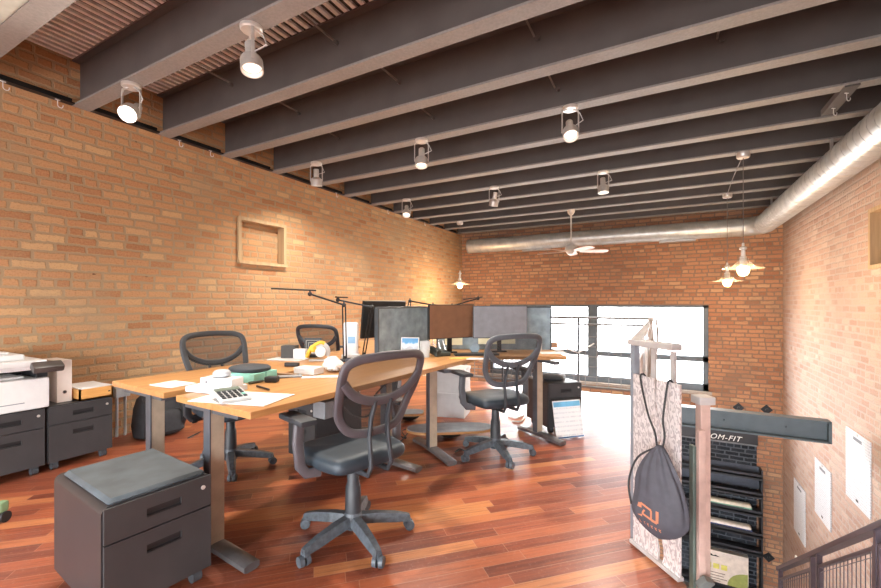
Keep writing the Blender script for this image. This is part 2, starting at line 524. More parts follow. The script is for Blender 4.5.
m = MB(); m.bx(WX0-.05, WX1+.05, YF-.09, YF+.1, WZ0-.05, WZ0)
o = m.build('window_sill', mat('sill_stone', '#a49a92', .7), wf, smooth=False)

# wood frames round the two niches
def niche_frame(name, lab, sx, N, d):
    y0, y1, z0, z1 = N; X = XL if sx > 0 else XR
    xa, xb = (X-d, X+.03) if sx > 0 else (X-.03, X+d)
    r = empty(name, (X, (y0+y1)/2, z0), 0, lab, 'niche frame')
    L = Vector(r.location)
    t = .035
    for nm, b in (('sill', (xa, xb+(.02 if sx > 0 else 0), y0-t, y1+t, z0-t, z0+.005)), ('head', (xa, xb, y0-t, y1+t, z1-.005, z1+t)),
                  ('jamb', (xa, xb, y0-t, y0+.005, z0+.005, z1-.005)), ('jamb', (xa, xb, y1-.005, y1+t, z0+.005, z1-.005))):
        m = MB(); m.bx(b[0]-L.x, b[1]-L.x, b[2]-L.y, b[3]-L.y, b[4]-L.z, b[5]-L.z); m.build(nm, WOODF, r, smooth=False)
    return r
niche_frame('niche_frame', 'pale wooden frame round the small bricked-up recess in the left brick wall', 1, NL, .095)
niche_frame('niche_frame', 'wooden frame round the grey recess in the right brick wall at the picture edge', -1, NR, .053)

# galvanised duct: right run, elbow, far run
r_ = .16; DZ = 2.565; DXr, DYf = 1.49, 9.02
dr = empty('ventilation_duct', (DXr, DYf, DZ), 0, 'galvanised round duct along the right wall turning across the far wall', 'duct')
m = MB()
pts = [Vector((DXr, y, DZ)) for y in [YB, 0, 3, 6, DYf-.3]]
m.tube([p-dr.location for p in pts], r_, 32); m.build('duct_run', DUCT, dr)
m = MB(); R = .3
el = [Vector((DXr-R+R*math.cos(a), DYf-R+R*math.sin(a), DZ)) for a in [PI/2*i/8 for i in range(9)]]
m.tube([p-dr.location for p in el], r_+.003, 32); m.build('elbow', DUCT, dr)
m = MB(); m.tube([Vector((x, DYf, DZ))-dr.location for x in (DXr-R, 0, -2, -4.1)], r_, 32); m.build('duct_run', DUCT, dr)
def helix(p0, p1, pitch):
    p0, p1 = Vector(p0)-dr.location, Vector(p1)-dr.location; ax = (p1-p0); L = ax.length; ax.normalize()
    n1 = ax.orthogonal().normalized(); n2 = ax.cross(n1); N = int(L/pitch*20)
    m = MB(); m.tube([p0+ax*(L*i/N)+(n1*math.cos(2*PI*i/20)+n2*math.sin(2*PI*i/20))*(r_+.001) for i in range(N+1)], .003, 4); m.build('spiral_seam', GALV, dr)
helix((DXr, -.5, DZ), (DXr, DYf-R, DZ), .13); helix((DXr-R, DYf, DZ), (-4.1, DYf, DZ), .16)
for c in ((DXr, DYf-R, DZ), (DXr-R, DYf, DZ)):
    c = Vector(c)-dr.location; ax = Vector((0, 1, 0)) if abs(c.x) < .01 else Vector((1, 0, 0))
    m = MB(); m.cyl(c-ax*.012, c+ax*.012, r_+.006, seg=32); m.build('collar', GALV, dr)
m = MB(); m.cyl(Vector((-4.1, DYf, DZ))-dr.location, Vector((-4.12, DYf, DZ))-dr.location, r_+.01, seg=32); m.build('end_cap', GALV, dr)
for yy in (2.3, 5.6, 8.3):
    m = MB(); m.bx(-.012, .012, yy-DYf-.01, yy-DYf+.01, r_, ZB-DZ); m.build('strap', GALV, dr, smooth=False)
for xx in (-2.5, 0.2):
    m = MB(); m.bx(xx-DXr-.3, xx-DXr+.3, -.06, .06, -r_-.03, -r_+.005); m.build('register', GALV, dr, smooth=False)

# tie rods between joists
def trod(X, k, z):
    ya = BY[5+k-1]+.122; yb = BY[5+k]+.055
    r = empty('tie_rod', (X, yb, z), 0, '', 'tie rod', 'steel tie rods between the ceiling joists')
    m = MB(); m.cyl((0, ya-yb-.05, .005), (0, 0, 0), .008, seg=8); m.build('rod', mat('rod_steel', '#8d8580', .5, .3), r)
    m = MB(); m.cyl((.03, -.03, -.03), (.03, 0, -.03), .017, seg=6); m.build('nut', STEEL, r, smooth=False)
    return r
rods = [(-3.36, 1, 3.156), (-2.15, 1, 3.16), (-3.26, 2, 3.15), (-2.05, 2, 3.155), (-.84, 2, 3.168), (-3.34, 3, 3.147), (-2.09, 3, 3.12), (-.845, 3, 3.1), (.337, 3, 3.168)]
names = ['tie rod in the second joist bay from the camera, nearest the left wall', 'tie rod in the second joist bay, right of the bare spotlight above the desks',
 'tie rod in the third joist bay nearest the left wall', 'tie rod in the third joist bay above the middle of the room', 'tie rod in the third joist bay furthest from the left wall',
 'tie rod in the fourth joist bay nearest the left wall', 'tie rod in the fourth joist bay above the dangling middle spotlight',
 'tie rod in the fourth joist bay left of the middle spotlight row end', 'tie rod in the fourth joist bay nearest the right duct']
for a, nm in zip(rods, names): trod(*a)['label'] = nm

# S hooks on the ledger
def hook_mesh(m, d=1):
    pts = [(0, 0, .0), (0, 0, -.05)] + [(.0, d*(.022-.022*math.cos(a)), -.05-.022*math.sin(a)) for a in [PI*i/8 for i in range(1, 9)]] + [(0, d*.044, -.04)]
    m.tube(pts, .004, 6)
    m.bx(-.006, .006, -.02, .02, -.006, 0)
hooks = [(-4.385, 1.17), (-4.385, 1.49), (-4.385, 2.46), (-4.385, 2.79), (-4.385, 4.77), (-4.385, 6.1), (-4.385, 7.4)]
hn = ['white hook on the left ledger at the left picture edge', 'white hook on the left ledger just before the first full joist', 'white hook on the left ledger behind the glaring spotlight',
      'white hook on the left ledger at the third joist', 'white hook on the left ledger right of the short spotlight by the wall', 'white hook on the left ledger beside the far spotlight', 'white hook on the left ledger nearest the far corner']
h0 = None
for (x, y), nm in zip(hooks, hn):
    if h0 is None:
        m = MB(); hook_mesh(m); h0 = m.build('ceiling_hook', WHITE); o = h0
    else: o = h0.copy(); COL.objects.link(o)
    o.scale = (.8, .8, .85); o.location = (x, y, ZB+.002); tag(o, nm, 'hook', 'white hooks on the left ledger')
# short channel between joists with two hooks
m = MB(); m.bx(-.045, .045, -.28, .28, 0, .012); m.bx(-.045, -.037, -.28, .28, .012, .05); m.bx(.037, .045, -.28, .28, .012, .05)
o = m.build('hook_channel', STEEL, smooth=False, loc=(1.26, 4.56, ZB-.012)); tag(o, 'short brown steel channel under the joists near the duct', 'channel')
for dy, nm in ((-.16, 'white hook at the near end of the short channel by the duct'), (.13, 'white hook at the far end of the short channel by the duct')):
    o = h0.copy(); COL.objects.link(o); o.location = (1.26, 4.56+dy, ZB-.012); o.rotation_euler.z = -.9; tag(o, nm, 'hook', 'white hooks on the short channel')

# ------------------------------------------------------------------ spotlights
def spot(x, y, aim, lab, glow, yoke=0.0):
    r = empty('spotlight', (x, y, ZB), 0, lab, 'spotlight', 'nickel spotlights under the joists')
    m = MB(); m.lathe([(.0, 0), (.065, 0), (.065, -.018), (.058, -.026), (0, -.026)], seg=24); m.build('canopy', NICKEL, r)
    c = Vector((0, 0, -.205)); a = Vector(aim).normalized()
    ya = T if yoke == 'glare' else yoke; sx, sy = math.cos(ya), math.sin(ya)
    m = MB()
    for s in (-1, 1):
        m.tube([(s*.02*sx, s*.02*sy, -.026), (s*.066*sx, s*.066*sy, -.035), (s*.07*sx, s*.07*sy, -.06), (s*.07*sx, s*.07*sy, -.22)], .006, 6, flat=(.01, .005, (-sy, sx, 0)))
    m.build('yoke', NICKEL, r)
    q = Vector((0, 0, 1)).rotation_difference(a).to_matrix().to_4x4()
    m = MB()
    m.lathe([(0, -.125), (.028, -.125), (.031, -.12), (.031, -.035), (.058, -.015), (.065, 0), (.065, .07), (.059, .07), (.056, .042), (0, .04)], c, 24, q)
    m.build('lamp_head', NICKEL, r)
    m = MB(); m.lathe([(0, .042), (.052, .042), (.036, .054), (0, .056)], c, 20, q); m.build('lens', SPOTE if yoke == 'glare' else SPOTD, r)
    m = MB(); p = c - a*.08
    m.tube([(.03, 0, -.02), (.075, .02, -.06), (.1, .03, -.12), p+Vector((.03, .0, -.02)), p], .004, 6); m.build('cord', WHITE, r)
    if glow:
        l = bpy.data.lights.new('spot_beam', 'SPOT'); l.energy = glow; l.spot_size = math.radians(150); l.spot_blend = 1.0; l.color = (1, .9, .78); l.shadow_soft_size = .05
        lo = bpy.data.objects.new('spot_beam', l); COL.objects.link(lo); lo.parent = r
        lo.location = c + a*.07; lo.rotation_euler = Vector((0, 0, -1)).rotation_difference(a).to_euler()
    return r
PW = 85
spot(-3.59, 1.657, (.55, -.7, -.75), 'glaring lit nickel spotlight nearest the left wall, pointing at the camera', PW, 'glare')
spot(-2.2, 1.657, (.25, -.1, -1), 'nickel spotlight with a thin stem on the broad near joist above the desks', PW, 2.6)
spot(-3.65, 3.63, (-.12, .15, -1), 'nickel spotlight near the left wall above the wooden recess frame', PW, T)
spot(-2.19, 3.63, (.1, -.2, -1), 'nickel spotlight in the middle row, second out from the left wall', PW, T)
spot(-.71, 3.63, (.2, -.6, -1), 'nickel spotlight in the middle row, furthest right', PW, T)
spot(-2.16, 5.6, (-.3, .3, -1), 'nickel spotlight in the far row, between the two outer ones', PW, T)
spot(-.69, 5.6, (.05, -.1, -1), 'nickel spotlight in the far row, furthest right, above the fan', PW, T)
spot(-3.66, 5.6, (.3, -.5, -1), 'nickel spotlight in the far row, nearest the left wall', PW, T)

# ------------------------------------------------------------------ pendants
def pendant(x, y, zb, lab, R=.2):
    r = empty('pendant_lamp', (x, y, ZB), 0, lab, 'pendant lamp', 'clear glass pendant lamps')
    m = MB(); m.lathe([(0, 0), (.065, 0), (.065, -.05), (.055, -.062), (0, -.062)], seg=24); m.build('canopy', NICKEL, r)
    zt = zb-ZB+.25
    m = MB(); m.cyl((0, 0, -.06), (0, 0, zt), .004, seg=6); m.build('cord', mat('grey_cord', '#77706c', .6), r)
    m = MB(); m.lathe([(0, zt+.02), (.012, zt+.015), (.014, zt-.02), (.035, zt-.035), (.035, zt-.055), (.02, zt-.06), (.022, zt-.13), (.034, zt-.14), (.034, zt-.22), (.045, zt-.235), (0, zt-.236)], seg=20)
    m.build('socket', NICKEL, r)
    m = MB(); V = [(.045, zt-.15), (.06, zt-.19), (.1, zt-.235), (.14, zt-.252), (R, zt-.262), (R, zt-.268), (.14, zt-.257), (.1, zt-.24), (.055, zt-.195), (.041, zt-.155), (.045, zt-.15)]
    m.lathe(V, seg=32); m.build('glass_shade', CLEARG, r)
    m = MB(); m.lathe([(.02, zt-.235), (.058, zt-.25), (.062, zt-.275), (.054, zt-.315), (.032, zt-.345), (0, zt-.352)], seg=24); m.build('bulb', BULBW, r)
    l = bpy.data.lights.new('bulb_light', 'POINT'); l.energy = 24; l.color = (1, .68, .36); l.shadow_soft_size = .07
    lo = bpy.data.objects.new('bulb_light', l); COL.objects.link(lo); lo.parent = r; lo.location = (0, 0, zt-.43)
    return r
pendant(.763, 5.64, 1.62, 'clear glass pendant lamp on the right, nearest and largest')
pendant(.837, 7.66, 1.57, 'clear glass pendant lamp on the right hanging just behind the larger one')
pendant(-3.70, 7.66, 1.62, 'clear glass pendant lamp alone in the far left corner')
m = MB(); m.tube([(.763, 5.71, ZB-.03), (.79, 6.7, ZB-.02), (.83, 7.59, ZB-.03)], .005, 6)
tag(m.build('lamp_cord', mat('grey_cord', '#77706c', .6)), 'thin grey cord slung under the joists between the two right pendants', 'cord')

# ------------------------------------------------------------------ fan
fan = empty('ceiling_fan', (-1.484, 7.66, ZB), 0, 'ceiling fan with pale blades on a long rod by the far wall', 'fan')
m = MB(); m.lathe([(0, 0), (.07, 0), (.06, -.05), (.03, -.09), (0, -.09)], seg=20); m.build('canopy', NICKEL, fan)
m = MB(); m.cyl((0, 0, -.08), (0, 0, -.62), .014, seg=10); m.build('rod', NICKEL, fan)
m = MB(); m.lathe([(0, -.6), (.04, -.6), (.06, -.63), (.1, -.66), (.11, -.72), (.08, -.77), (.05, -.8), (0, -.81)], seg=24); m.build('motor', NICKEL, fan)
for i in range(5):
    a = 2*PI*i/5+.42
    bl = MB(); M = Matrix.Rotation(a, 4, 'Z') @ Matrix.Translation((0, 0, -.74)) @ Matrix.Rotation(-.22, 4, 'X')
    bl.prism([(.16, -.05), (.3, -.07), (.58, -.075), (.64, -.05), (.655, 0), (.64, .05), (.58, .075), (.3, .07), (.16, .05)], -.004, .004, 0, M)
    b = bl.build('blade', mat('fan_blade', '#d8b8ac', .5, 0, .1), fan, smooth=False)
    br = MB(); br.box((.14, 0, -.736), (.14, .035, .006), 0, 0, Matrix.Rotation(a, 4, 'Z')); br.build('blade_iron', NICKEL, b, smooth=False)

# ------------------------------------------------------------------ pod of three desks
HUB = Vector((-2.069-.063*.9984, 3.697+.063*.0558, 0))
PA = -math.atan2(.0558, .9984)
DZT = .745
def pod(u, v, z=0.0):
    return Vector((HUB.x+.9984*u+.0558*v, HUB.y-.0558*u+.9984*v, z))
def arc(p0, p1, p2, n=8):
    return [tuple((1-t)**2*a+2*t*(1-t)*b+t*t*c for a, b, c in zip(p0, p1, p2)) for t in [i/n for i in range(n+1)]]

def tleg(parent, x, y, ang, foot0, foot1, h=DZT-.034, thin=.0):
    """two-tone column leg with a long foot along local direction ang; parent-local coordinates"""
    d = Vector((math.cos(ang), math.sin(ang), 0)); p = Vector((x, y, 0))
    lg = MB(); lg.box((x, y, (h+.05)/2), (.05, .07, h-.05), ang, .004)
    lo = lg.build('leg', LEGL, parent, smooth=False)
    m = MB(); nrm = Vector((-d.y, d.x, 0)); nn = nrm if nrm.y < 0 else -nrm; q = p+nn*.037; m.box((q.x, q.y, (h+.05)/2), (.054, .008, h-.05), ang, .002); m.build('leg_cover', LEGD, lo, smooth=False)
    m = MB(); f0, f1 = p+d*foot0, p+d*foot1
    m.tube([f0+Vector((0, 0, .022)), p-d*.08+Vector((0, 0, .034)), p+d*.08+Vector((0, 0, .034)), f1+Vector((0, 0, .022))], .02, 8, flat=(.02, .04, (0, 0, 1)))
    m.build('foot', FOOTM, parent, ang=30)
    m = MB(); a, b = p+d*foot0*.8, p+d*foot1*.8; c = (a+b)/2
    m.box((c.x, c.y, h-.012), ((b-a).length, .06, .024), ang); m.build('bracket', LEGD, parent, smooth=False)

TT = .032
# straight desk (right of the axis), local frame = pod frame
def straight(sign, lab):
    r = empty('desk', (HUB.x, HUB.y, 0), PA, lab, 'desk', 'straight desks of the three-armed desk pod')
    u0, u1 = sorted((sign*.063, sign*.69)); v0, v1 = -2.48, -.835
    m = MB(); m.bx(u0, u1, v0, v1, DZT-TT, DZT, .004); m.build('tabletop', DESKW, r, smooth=False)
    tleg(r, .32 if sign > 0 else -.27, v0+.055, 0, -.27 if sign > 0 else -.4, .3 if sign > 0 else .16)
    tleg(r, sign*.34, -1.12 if sign > 0 else -.92, 0, -.3, .3)
    m = MB(); m.bx(sign*.33-.03, sign*.33+.03, v0+.1, v1-.02, DZT-TT-.065, DZT-TT-.028); m.build('crossbar', LEGD, r, smooth=False)
    return r
straight(1, 'honey wood desk nearest the camera with calculator and boxes on it')
straight(-1, 'honey wood desk along the left with one loose white sheet at its near end')
def corner(sign, lab, vj=-.833):
    r = empty('corner_desk', (HUB.x, HUB.y, 0), PA, lab, 'desk', 'angled corner desks of the three-armed desk pod')
    c30, s30 = math.cos(math.radians(30)), math.sin(math.radians(30))
    # wing runs at 30 deg above +u; its centre line starts at the hub
    L = 1.25; w0 = .0
    back = [(.063, .036)]
    e1 = (L*c30-0*s30, L*s30); e0 = (L*c30+.56*s30, L*s30-.56*c30)
    ib = (.69, -.62); 
    wf0 = (.56*s30+.52*c30, -.56*c30+.52*s30)
    poly = [(.063, vj), (.69, vj)] + arc((.69, vj+.12), (.70, -.24), wf0, 8) + [e0, e1, (.063, .036)]
    if sign < 0: poly = [(-a, b) for a, b in poly][::-1]
    m = MB(); m.prism(poly, DZT-TT, DZT, .004); m.build('tabletop', DESKW, r, smooth=False)
    tleg(r, sign*.5, vj+.1, math.radians(-30) if sign > 0 else PI+math.radians(30), -.3, .33)
    wx, wy = 1.107, .112
    tleg(r, sign*wx, wy, math.radians(-28) if sign > 0 else PI+math.radians(28), -.24, .3)
    return r
corner(1, 'honey wood corner desk bending right under the grey monitors')
corner(-1, 'honey wood corner desk bending left behind the divider towards the brick wall')

# fabric dividers
def divider(p0, p1, lab, th=.035, h0=DZT, h1=1.185):
    p0, p1 = Vector(p0), Vector(p1); d = p1-p0; c = (p0+p1)/2
    r = empty('desk_divider', (c.x, c.y, h0), math.atan2(d.y, d.x), lab, 'divider', 'grey fabric desk dividers')
    L = d.length
    m = MB(); m.bx(-L/2+.012, L/2-.012, -th/2, th/2, .002, h1-h0-.012, .006); m.build('fabric_panel', FABR, r, smooth=False)
    m = MB()
    m.bx(-L/2, L/2, -th/2-.003, th/2+.003, h1-h0-.014, h1-h0, .003); m.bx(-L/2, -L/2+.014, -th/2-.003, th/2+.003, 0, h1-h0-.014); m.bx(L/2-.014, L/2, -th/2-.003, th/2+.003, 0, h1-h0-.014)
    m.build('edge_frame', mat('divider_frame', '#4b535a', .5, .3), r, smooth=False)
    return r
divider(pod(-.0, -.84), pod(-.0, -.06), 'blotchy grey fabric divider standing left of the brown monitor')
c30, s30 = math.cos(math.radians(30)), math.sin(math.radians(30))
divider(pod(.07*c30+.025*s30, .07*s30-.025*c30), pod(1.235*c30+.025*s30, 1.235*s30-.025*c30), 'blue-grey fabric divider behind the monitors at the right end')
divider(pod(-.07*c30-.025*s30, .07*s30-.025*c30), pod(-1.19*c30-.025*s30, 1.19*s30-.025*c30), 'grey fabric divider along the back of the far left corner desk')

# ------------------------------------------------------------------ mesh chairs
def oval(pts_half):
    """closed outline from right half points (x,z) bottom to top"""
    return pts_half + [(-x, z) for x, z in pts_half[::-1] if abs(x) > 1e-6]
def catmull(P, n=5, closed=True):
    out = []; N = len(P)
    for i in range(N if closed else N-1):
        p0 = P[(i-1) % N] if closed or i > 0 else P[i]; p1 = P[i]; p2 = P[(i+1) % N]; p3 = P[(i+2) % N] if closed or i+2 < N else p2
        for k in range(n):
            t = k/n
            out.append(tuple(.5*((2*b)+(-a+c)*t+(2*a-5*b+4*c-d)*t*t+(-a+3*b-3*c+d)*t**3) for a, b, c, d in zip(p0, p1, p2, p3)))
    if not closed: out.append(P[-1])
    return out
def back_y(x, z):
    return -.205 - (z-.6)*.33 + .8*x*x + .025*math.exp(-((z-.7)/.09)**2)
def make_chair(lab, frame_m=CHGREY, fm2=CHBLK):
    r = empty('office_chair', (0, 0, 0), 0, lab, 'office chair', 'mesh-back office chairs')
    # star base
    m = MB()
    m.lathe([(0, .06), (.045, .06), (.05, .08), (.048, .12), (.036, .15), (0, .15)], seg=18)
    for i in range(5):
        a = 2*PI*i/5+.75; d = Vector((math.cos(a), math.sin(a), 0))
        pts = [d*.03+Vector((0, 0, .105)), d*.12+Vector((0, 0, .098)), d*.22+Vector((0, 0, .082)), d*.285+Vector((0, 0, .07)), d*.3+Vector((0, 0, .064))]
        P = [Vector(p) for p in pts]; ws = [.034, .032, .026, .023, .02]
        rings = []
        side = d.cross(Vector((0, 0, 1)))
        for p, w in zip(P, ws):
            hgt = .022 if w > .024 else .016
            rings.append([m.bm.verts.new(p+side*sx*w*(.6 if sz > 0 else 1)+Vector((0, 0, sz*hgt))) for sx, sz in ((-1, -1), (1, -1), (1, 1), (-1, 1))])
        for A, B in zip(rings, rings[1:]):
            for j in range(4): m.bm.faces.new((A[j], A[(j+1) % 4], B[(j+1) % 4], B[j]))
        m.bm.faces.new(rings[0]); m.bm.faces.new(rings[-1])
    m.build('star_base', CHBASE, r, smooth=False)
    for i in range(5):
        a = 2*PI*i/5+.75; d = Vector((math.cos(a), math.sin(a), 0)); c = d*.295; b = a+1.2+i*.9
        ax = Vector((math.cos(b), math.sin(b), 0))
        m = MB()
        for s in (-1, 1): m.cyl(c+ax*s*.006+Vector((0, 0, .028)), c+ax*s*.026+Vector((0, 0, .028)), .027, .025, seg=16)
        m.cyl(c+Vector((0, 0, .03)), c+Vector((0, 0, .066)), .01, seg=8)
        m.build('caster', CHBASE, r)
    m = MB(); m.lathe([(.042, .14), (.039, .27), (.035, .275), (.034, .285), (.031, .29), (.03, .405)], seg=18); m.build('gas_column', CHBLK, r)
    m = MB(); m.bx(-.1, .1, -.12, .13, .395, .425, .008); m.cyl((.1, 0, .405), (.24, .02, .4), .006, seg=8); m.cyl((.24, .02, .4), (.27, .02, .4), .013, seg=8); m.build('tilt_mechanism', BLACK, r)
    # seat
    m = MB()
    out = catmull([(0, -.21), (.17, -.205), (.22, -.14), (.24, .05), (.225, .2), (.13, .265), (0, .27), (-.13, .265), (-.225, .2), (-.24, .05), (-.22, -.14), (-.17, -.205)], 4)
    n = len(out); rings = []
    for z, s in ((.422, .9), (.43, .97), (.45, 1.0), (.475, .985), (.49, .93), (.497, .8), (.494, .5), (.49, .15)):
        rings.append([m.bm.verts.new((x*s, y*s+.01, z-(.02*max(0, y-.12)/.15 if s > .4 else 0))) for x, y in out])
    for A, B in zip(rings, rings[1:]):
        for j in range(n): m.bm.faces.new((A[j], A[(j+1) % n], B[(j+1) % n], B[j]))
    m.bm.faces.new(rings[0]); m.bm.faces.new(rings[-1]); m.build('seat', SEATM, r, ang=60)
    # back frame loop
    half = [(0, .6), (.09, .603), (.155, .622), (.198, .672), (.222, .74), (.236, .82), (.24, .89), (.228, .943), (.18, .968), (.1, .976), (0, .979)]
    half = [(x*.95, z) for x, z in half]
    loop = catmull(oval(half[:-1])[:0] + half + [(-x, z) for x, z in half[-2:0:-1]], 4)
    m = MB(); m.tube([(x, back_y(x, z), z) for x, z in loop], .018, 10, True, flat=(.013, .021, (0, 1, .16))); m.build('back_frame', frame_m, r, ang=60)
    um = catmull([(.22, .865), (.172, .81), (.095, .77), (0, .755), (-.095, .77), (-.172, .81), (-.22, .865)], 4, False)
    m = MB(); m.tube([(x, back_y(x, z)-.004, z) for x, z in um], .018, 10, flat=(.011, .022, (0, 1, .16))); m.build('cross_brace', frame_m, r, ang=60)
    m = MB()
    cz = .79
    def f(u, v):
        x, z = loop[int(round(u*len(loop))) % len(loop)]
        k = v*.99+.005
        x2, z2 = x*k, cz+(z-cz)*k
        return (x2, back_y(x2, z2)+.004, z2)
    m.grid(f, len(loop), 6, True); m.build('back_mesh', MESH, r)
    for s in (-1, 1):
        m = MB()
        m.tube([(s*.045, back_y(.045, .76)-.012, .76), (s*.05, back_y(.05, .67)-.02, .67), (s*.055, back_y(.05, .58)-.025, .58), (s*.06, -.24, .45), (s*.06, -.215, .405), (s*.06, -.1, .4)], .011, 8, flat=(.009, .013, (1, 0, 0)))
        m.build('back_upright', fm2, r, ang=60)
        m = MB()
        m.tube([(s*.2, -.02, .412), (s*.265, -.01, .415), (s*.292, .0, .45), (s*.3, .01, .56), (s*.29, .015, .655)], .016, 10, flat=(.016, .026, (0, 1, 0)))
        ar = m.build('armrest', frame_m, r, ang=60)
        m = MB(); m.box((s*.285, .04, .668), (.085, .235, .028), 0, .011); m.build('arm_pad', fm2, ar)
    return r
ch = make_chair('grey mesh-back office chair in front of the near desk, turned away from the camera')
def place(o, hub, f):
    o.location = (hub[0], hub[1], 0); o.rotation_euler.z = facing(*f)
place(ch, (-1.425, 1.675), (-.95, .27))
c2 = copy_tree(ch); c2['label'] = 'mesh-back office chair at the corner desk in front of the white boxes'; place(c2, (-1.2, 3.14), (-.8, .6))
def reframe(o, a, b):
    for chd in o.children:
        if chd.type == 'MESH' and chd.data.materials and chd.data.materials[0] == a:
            chd.data = chd.data.copy(); chd.data.materials[0] = b
        reframe(chd, a, b)
reframe(c2, CHGREY, mat('chair_slate_plastic', '#4d5157', .5, 0, .08))
c3 = copy_tree(c2); c3['label'] = 'dark mesh-back office chair between the left desk and the brick wall'; place(c3, (-2.846, 1.967), (.985, -.17))
for q in c3.children:
    if q.name.split('.')[0] in ('star_base', 'caster'): q.rotation_euler.z = .42
reframe(c3, MATS['chair_slate_plastic'], mat('chair_dark_plastic', '#303236', .5, 0, .08))
c4 = copy_tree(c3); c4['label'] = 'dark mesh-back office chair at the far left corner desk by the wall'; place(c4, (-3.31, 3.49), (-.25, .97))
for q in c4.children:
    if q.name.split('.')[0] in ('star_base', 'caster'): q.rotation_euler.z = .21

# ------------------------------------------------------------------ pedestals
def pedestal(loc, rz, lab, w=.40, d=.47, cushion=False, split=.66, group='graphite rolling drawer pedestals'):
    """front towards local +X, origin at floor under the front left (low y) corner"""
    r = empty('drawer_pedestal', loc, rz, lab, 'drawer cabinet', group)
    z0, z1 = .06, .47
    m = MB()
    prof = []
    R = .03
    for cx, cz, a0 in ((w-R, z1-R, 0), (R, z1-R, PI/2), ):
        for i in range(7):
            a = a0+PI/2*i/6; prof.append((cx+R*math.cos(a), cz+R*math.sin(a)))
    prof += [(0, z0), (w, z0)]
    M = Matrix(((0, 0, 1, 0), (1, 0, 0, 0), (0, 1, 0, 0), (0, 0, 0, 1)))
    m.prism(prof, -d, -.012, 0, M); m.build('body', GRAPH, r, ang=25)
    zs = z0+(z1-z0)*split
    for nm, a, b in (('drawer', z0+.004, zs-.003), ('drawer', zs+.003, z1-.006)):
        m = MB()
        hz1 = b-.055 if nm and b < zs else b-.05
        hz0 = hz1-.035; hy0, hy1 = w*.36, w*.68
        # front with a slot pull
        m.bx(-.012, 0, .006, hy0, a, b); m.bx(-.012, 0, hy1, w-.006, a, b); m.bx(-.012, 0, hy0, hy1, a, hz0); m.bx(-.012, 0, hy0, hy1, hz1, b)
        dd = m.build(nm, GRAPHF, r, smooth=False)
        m = MB(); m.bx(-.0118, -.009, hy0, hy1, hz0, hz1); m.bx(-.010, -.001, hy0, hy1, hz0-.0005, hz0+.006); m.build('pull_slot', BLACK, dd, smooth=False)
    m = MB(); m.cyl((-.002, w-.04, z1-.05), (.004, w-.04, z1-.05), .009, seg=14); m.build('lock', NICKEL, r)
    for y in (.05, w-.05):
        for x in (-.05, -d+.06):
            m = MB(); m.cyl((x, y-.018, .028), (x, y+.018, .028), .028, seg=16); m.cyl((x, y, .03), (x, y, z0+.005), .01, seg=8); m.bx(x-.02, x+.02, y-.02, y+.02, .04, z0)
            m.build('caster', RUB, r)
    return r
p1 = pedestal((-1.795, .735, 0), -.09, 'graphite drawer pedestal in front with a scuffed grey seat cushion on top', .395, .55, group=None)
m = MB(); m.box((-.265, .198, .475), (.5, .352, .03), 0, .013, None, 1); m.build('seat_cushion', CUSH, p1)
p2 = pedestal((-3.9, 1.27, 0), 0, 'graphite drawer pedestal by the left wall under the wooden tray', .40, .47)
p3 = pedestal((-3.9, .86, 0), 0, 'graphite drawer pedestal under the printer at the left edge', .40, .47)
p4 = pedestal((-.95, 3.85, 0), .78-.0, 'dark drawer pedestal right of the corner desk with a calendar leaning on it', .36, .42)
p4.rotation_euler.z = math.atan2(.234, .238)-PI/2
p5 = pedestal((-2.56, 2.25, 0), -PI/2-.04, 'black rolling pedestal standing under the near desk', .30, .5)

# ------------------------------------------------------------------ left wall: printer etc.
pr = empty('printer', (-4.16, .9, .471), 0, 'white multifunction printer on the drawer pedestals at the left edge', 'printer')
m = MB(); m.bx(-.24, .25, -.12, .385, 0, .215, .012); m.build('paper_drawer_body', WHITE, pr, smooth=False)
m = MB(); m.bx(.2505, .253, .02, .25, .052, .058); m.build('tray_slot', mat('printer_grey', '#80858a', .5), pr, smooth=False)
m = MB(); m.bx(-.24, -.05, -.12, .385, .215, .275, .005); m.bx(-.05, .22, .32, .385, .215, .275, .005); m.build('output_bay', BLACK, pr, smooth=False)
m = MB(); m.bx(-.24, .24, -.12, .31, .275, .335, .012); m.bx(-.24, .26, -.12, .37, .3, .345, .012); m.bx(-.22, .16, -.12, .28, .345, .385, .012); m.bx(-.2, .08, -.1, .22, .385, .4, .006); m.build('scanner_lid', WHITE, pr, smooth=False)
m = MB(); m.box((.29, .36, .295), (.08, .17, .05), 0, .012, None, 2, Euler((0, .5, 0)).to_matrix()); m.build('control_panel', mat('panel_brown', '#4b4644', .35), pr)
m = MB(); m.box((.05, .1, .226), (.28, .32, .012), .05); m.build('printed_page', WHITEP, pr, smooth=False)
m = MB(); m.bx(-.13, .13, -.045, .045, 0, .315, .004)
bf = m.build('binder', mat('ivory_board', '#ddd2cb', .6, 0, .05), None, smooth=False, loc=(-4.13, 1.40, .471)); tag(bf, 'ivory box file standing between the printer and the wooden tray', 'box file')
m = MB(); m.cyl((.129, .0, .075), (.132, .0, .075), .013, seg=18); m.build('finger_ring', CHROME, bf)
m = MB(); m.cyl((.1305, 0, .075), (.1325, 0, .075), .008, seg=14); m.build('ring_hole', BLACK, bf)
tr = empty('paper_tray', (-4.08, 1.575, .471), 0, 'shallow wooden tray on the left drawer pedestal beside the ivory box file', 'tray')
m = MB(); m.bx(-.15, .16, -.115, .105, 0, .012); m.bx(.148, .16, -.115, .105, 0, .085); m.bx(-.15, -.138, -.115, .105, 0, .085); m.bx(-.15, .16, -.115, -.103, 0, .085); m.bx(-.15, .16, .093, .105, 0, .085); m.build('tray_box', TRAYW, tr, smooth=False)
m = MB(); m.bx(.1605, .162, .07, .085, .04, .05); m.build('label_plate', BLACK, tr, smooth=False)
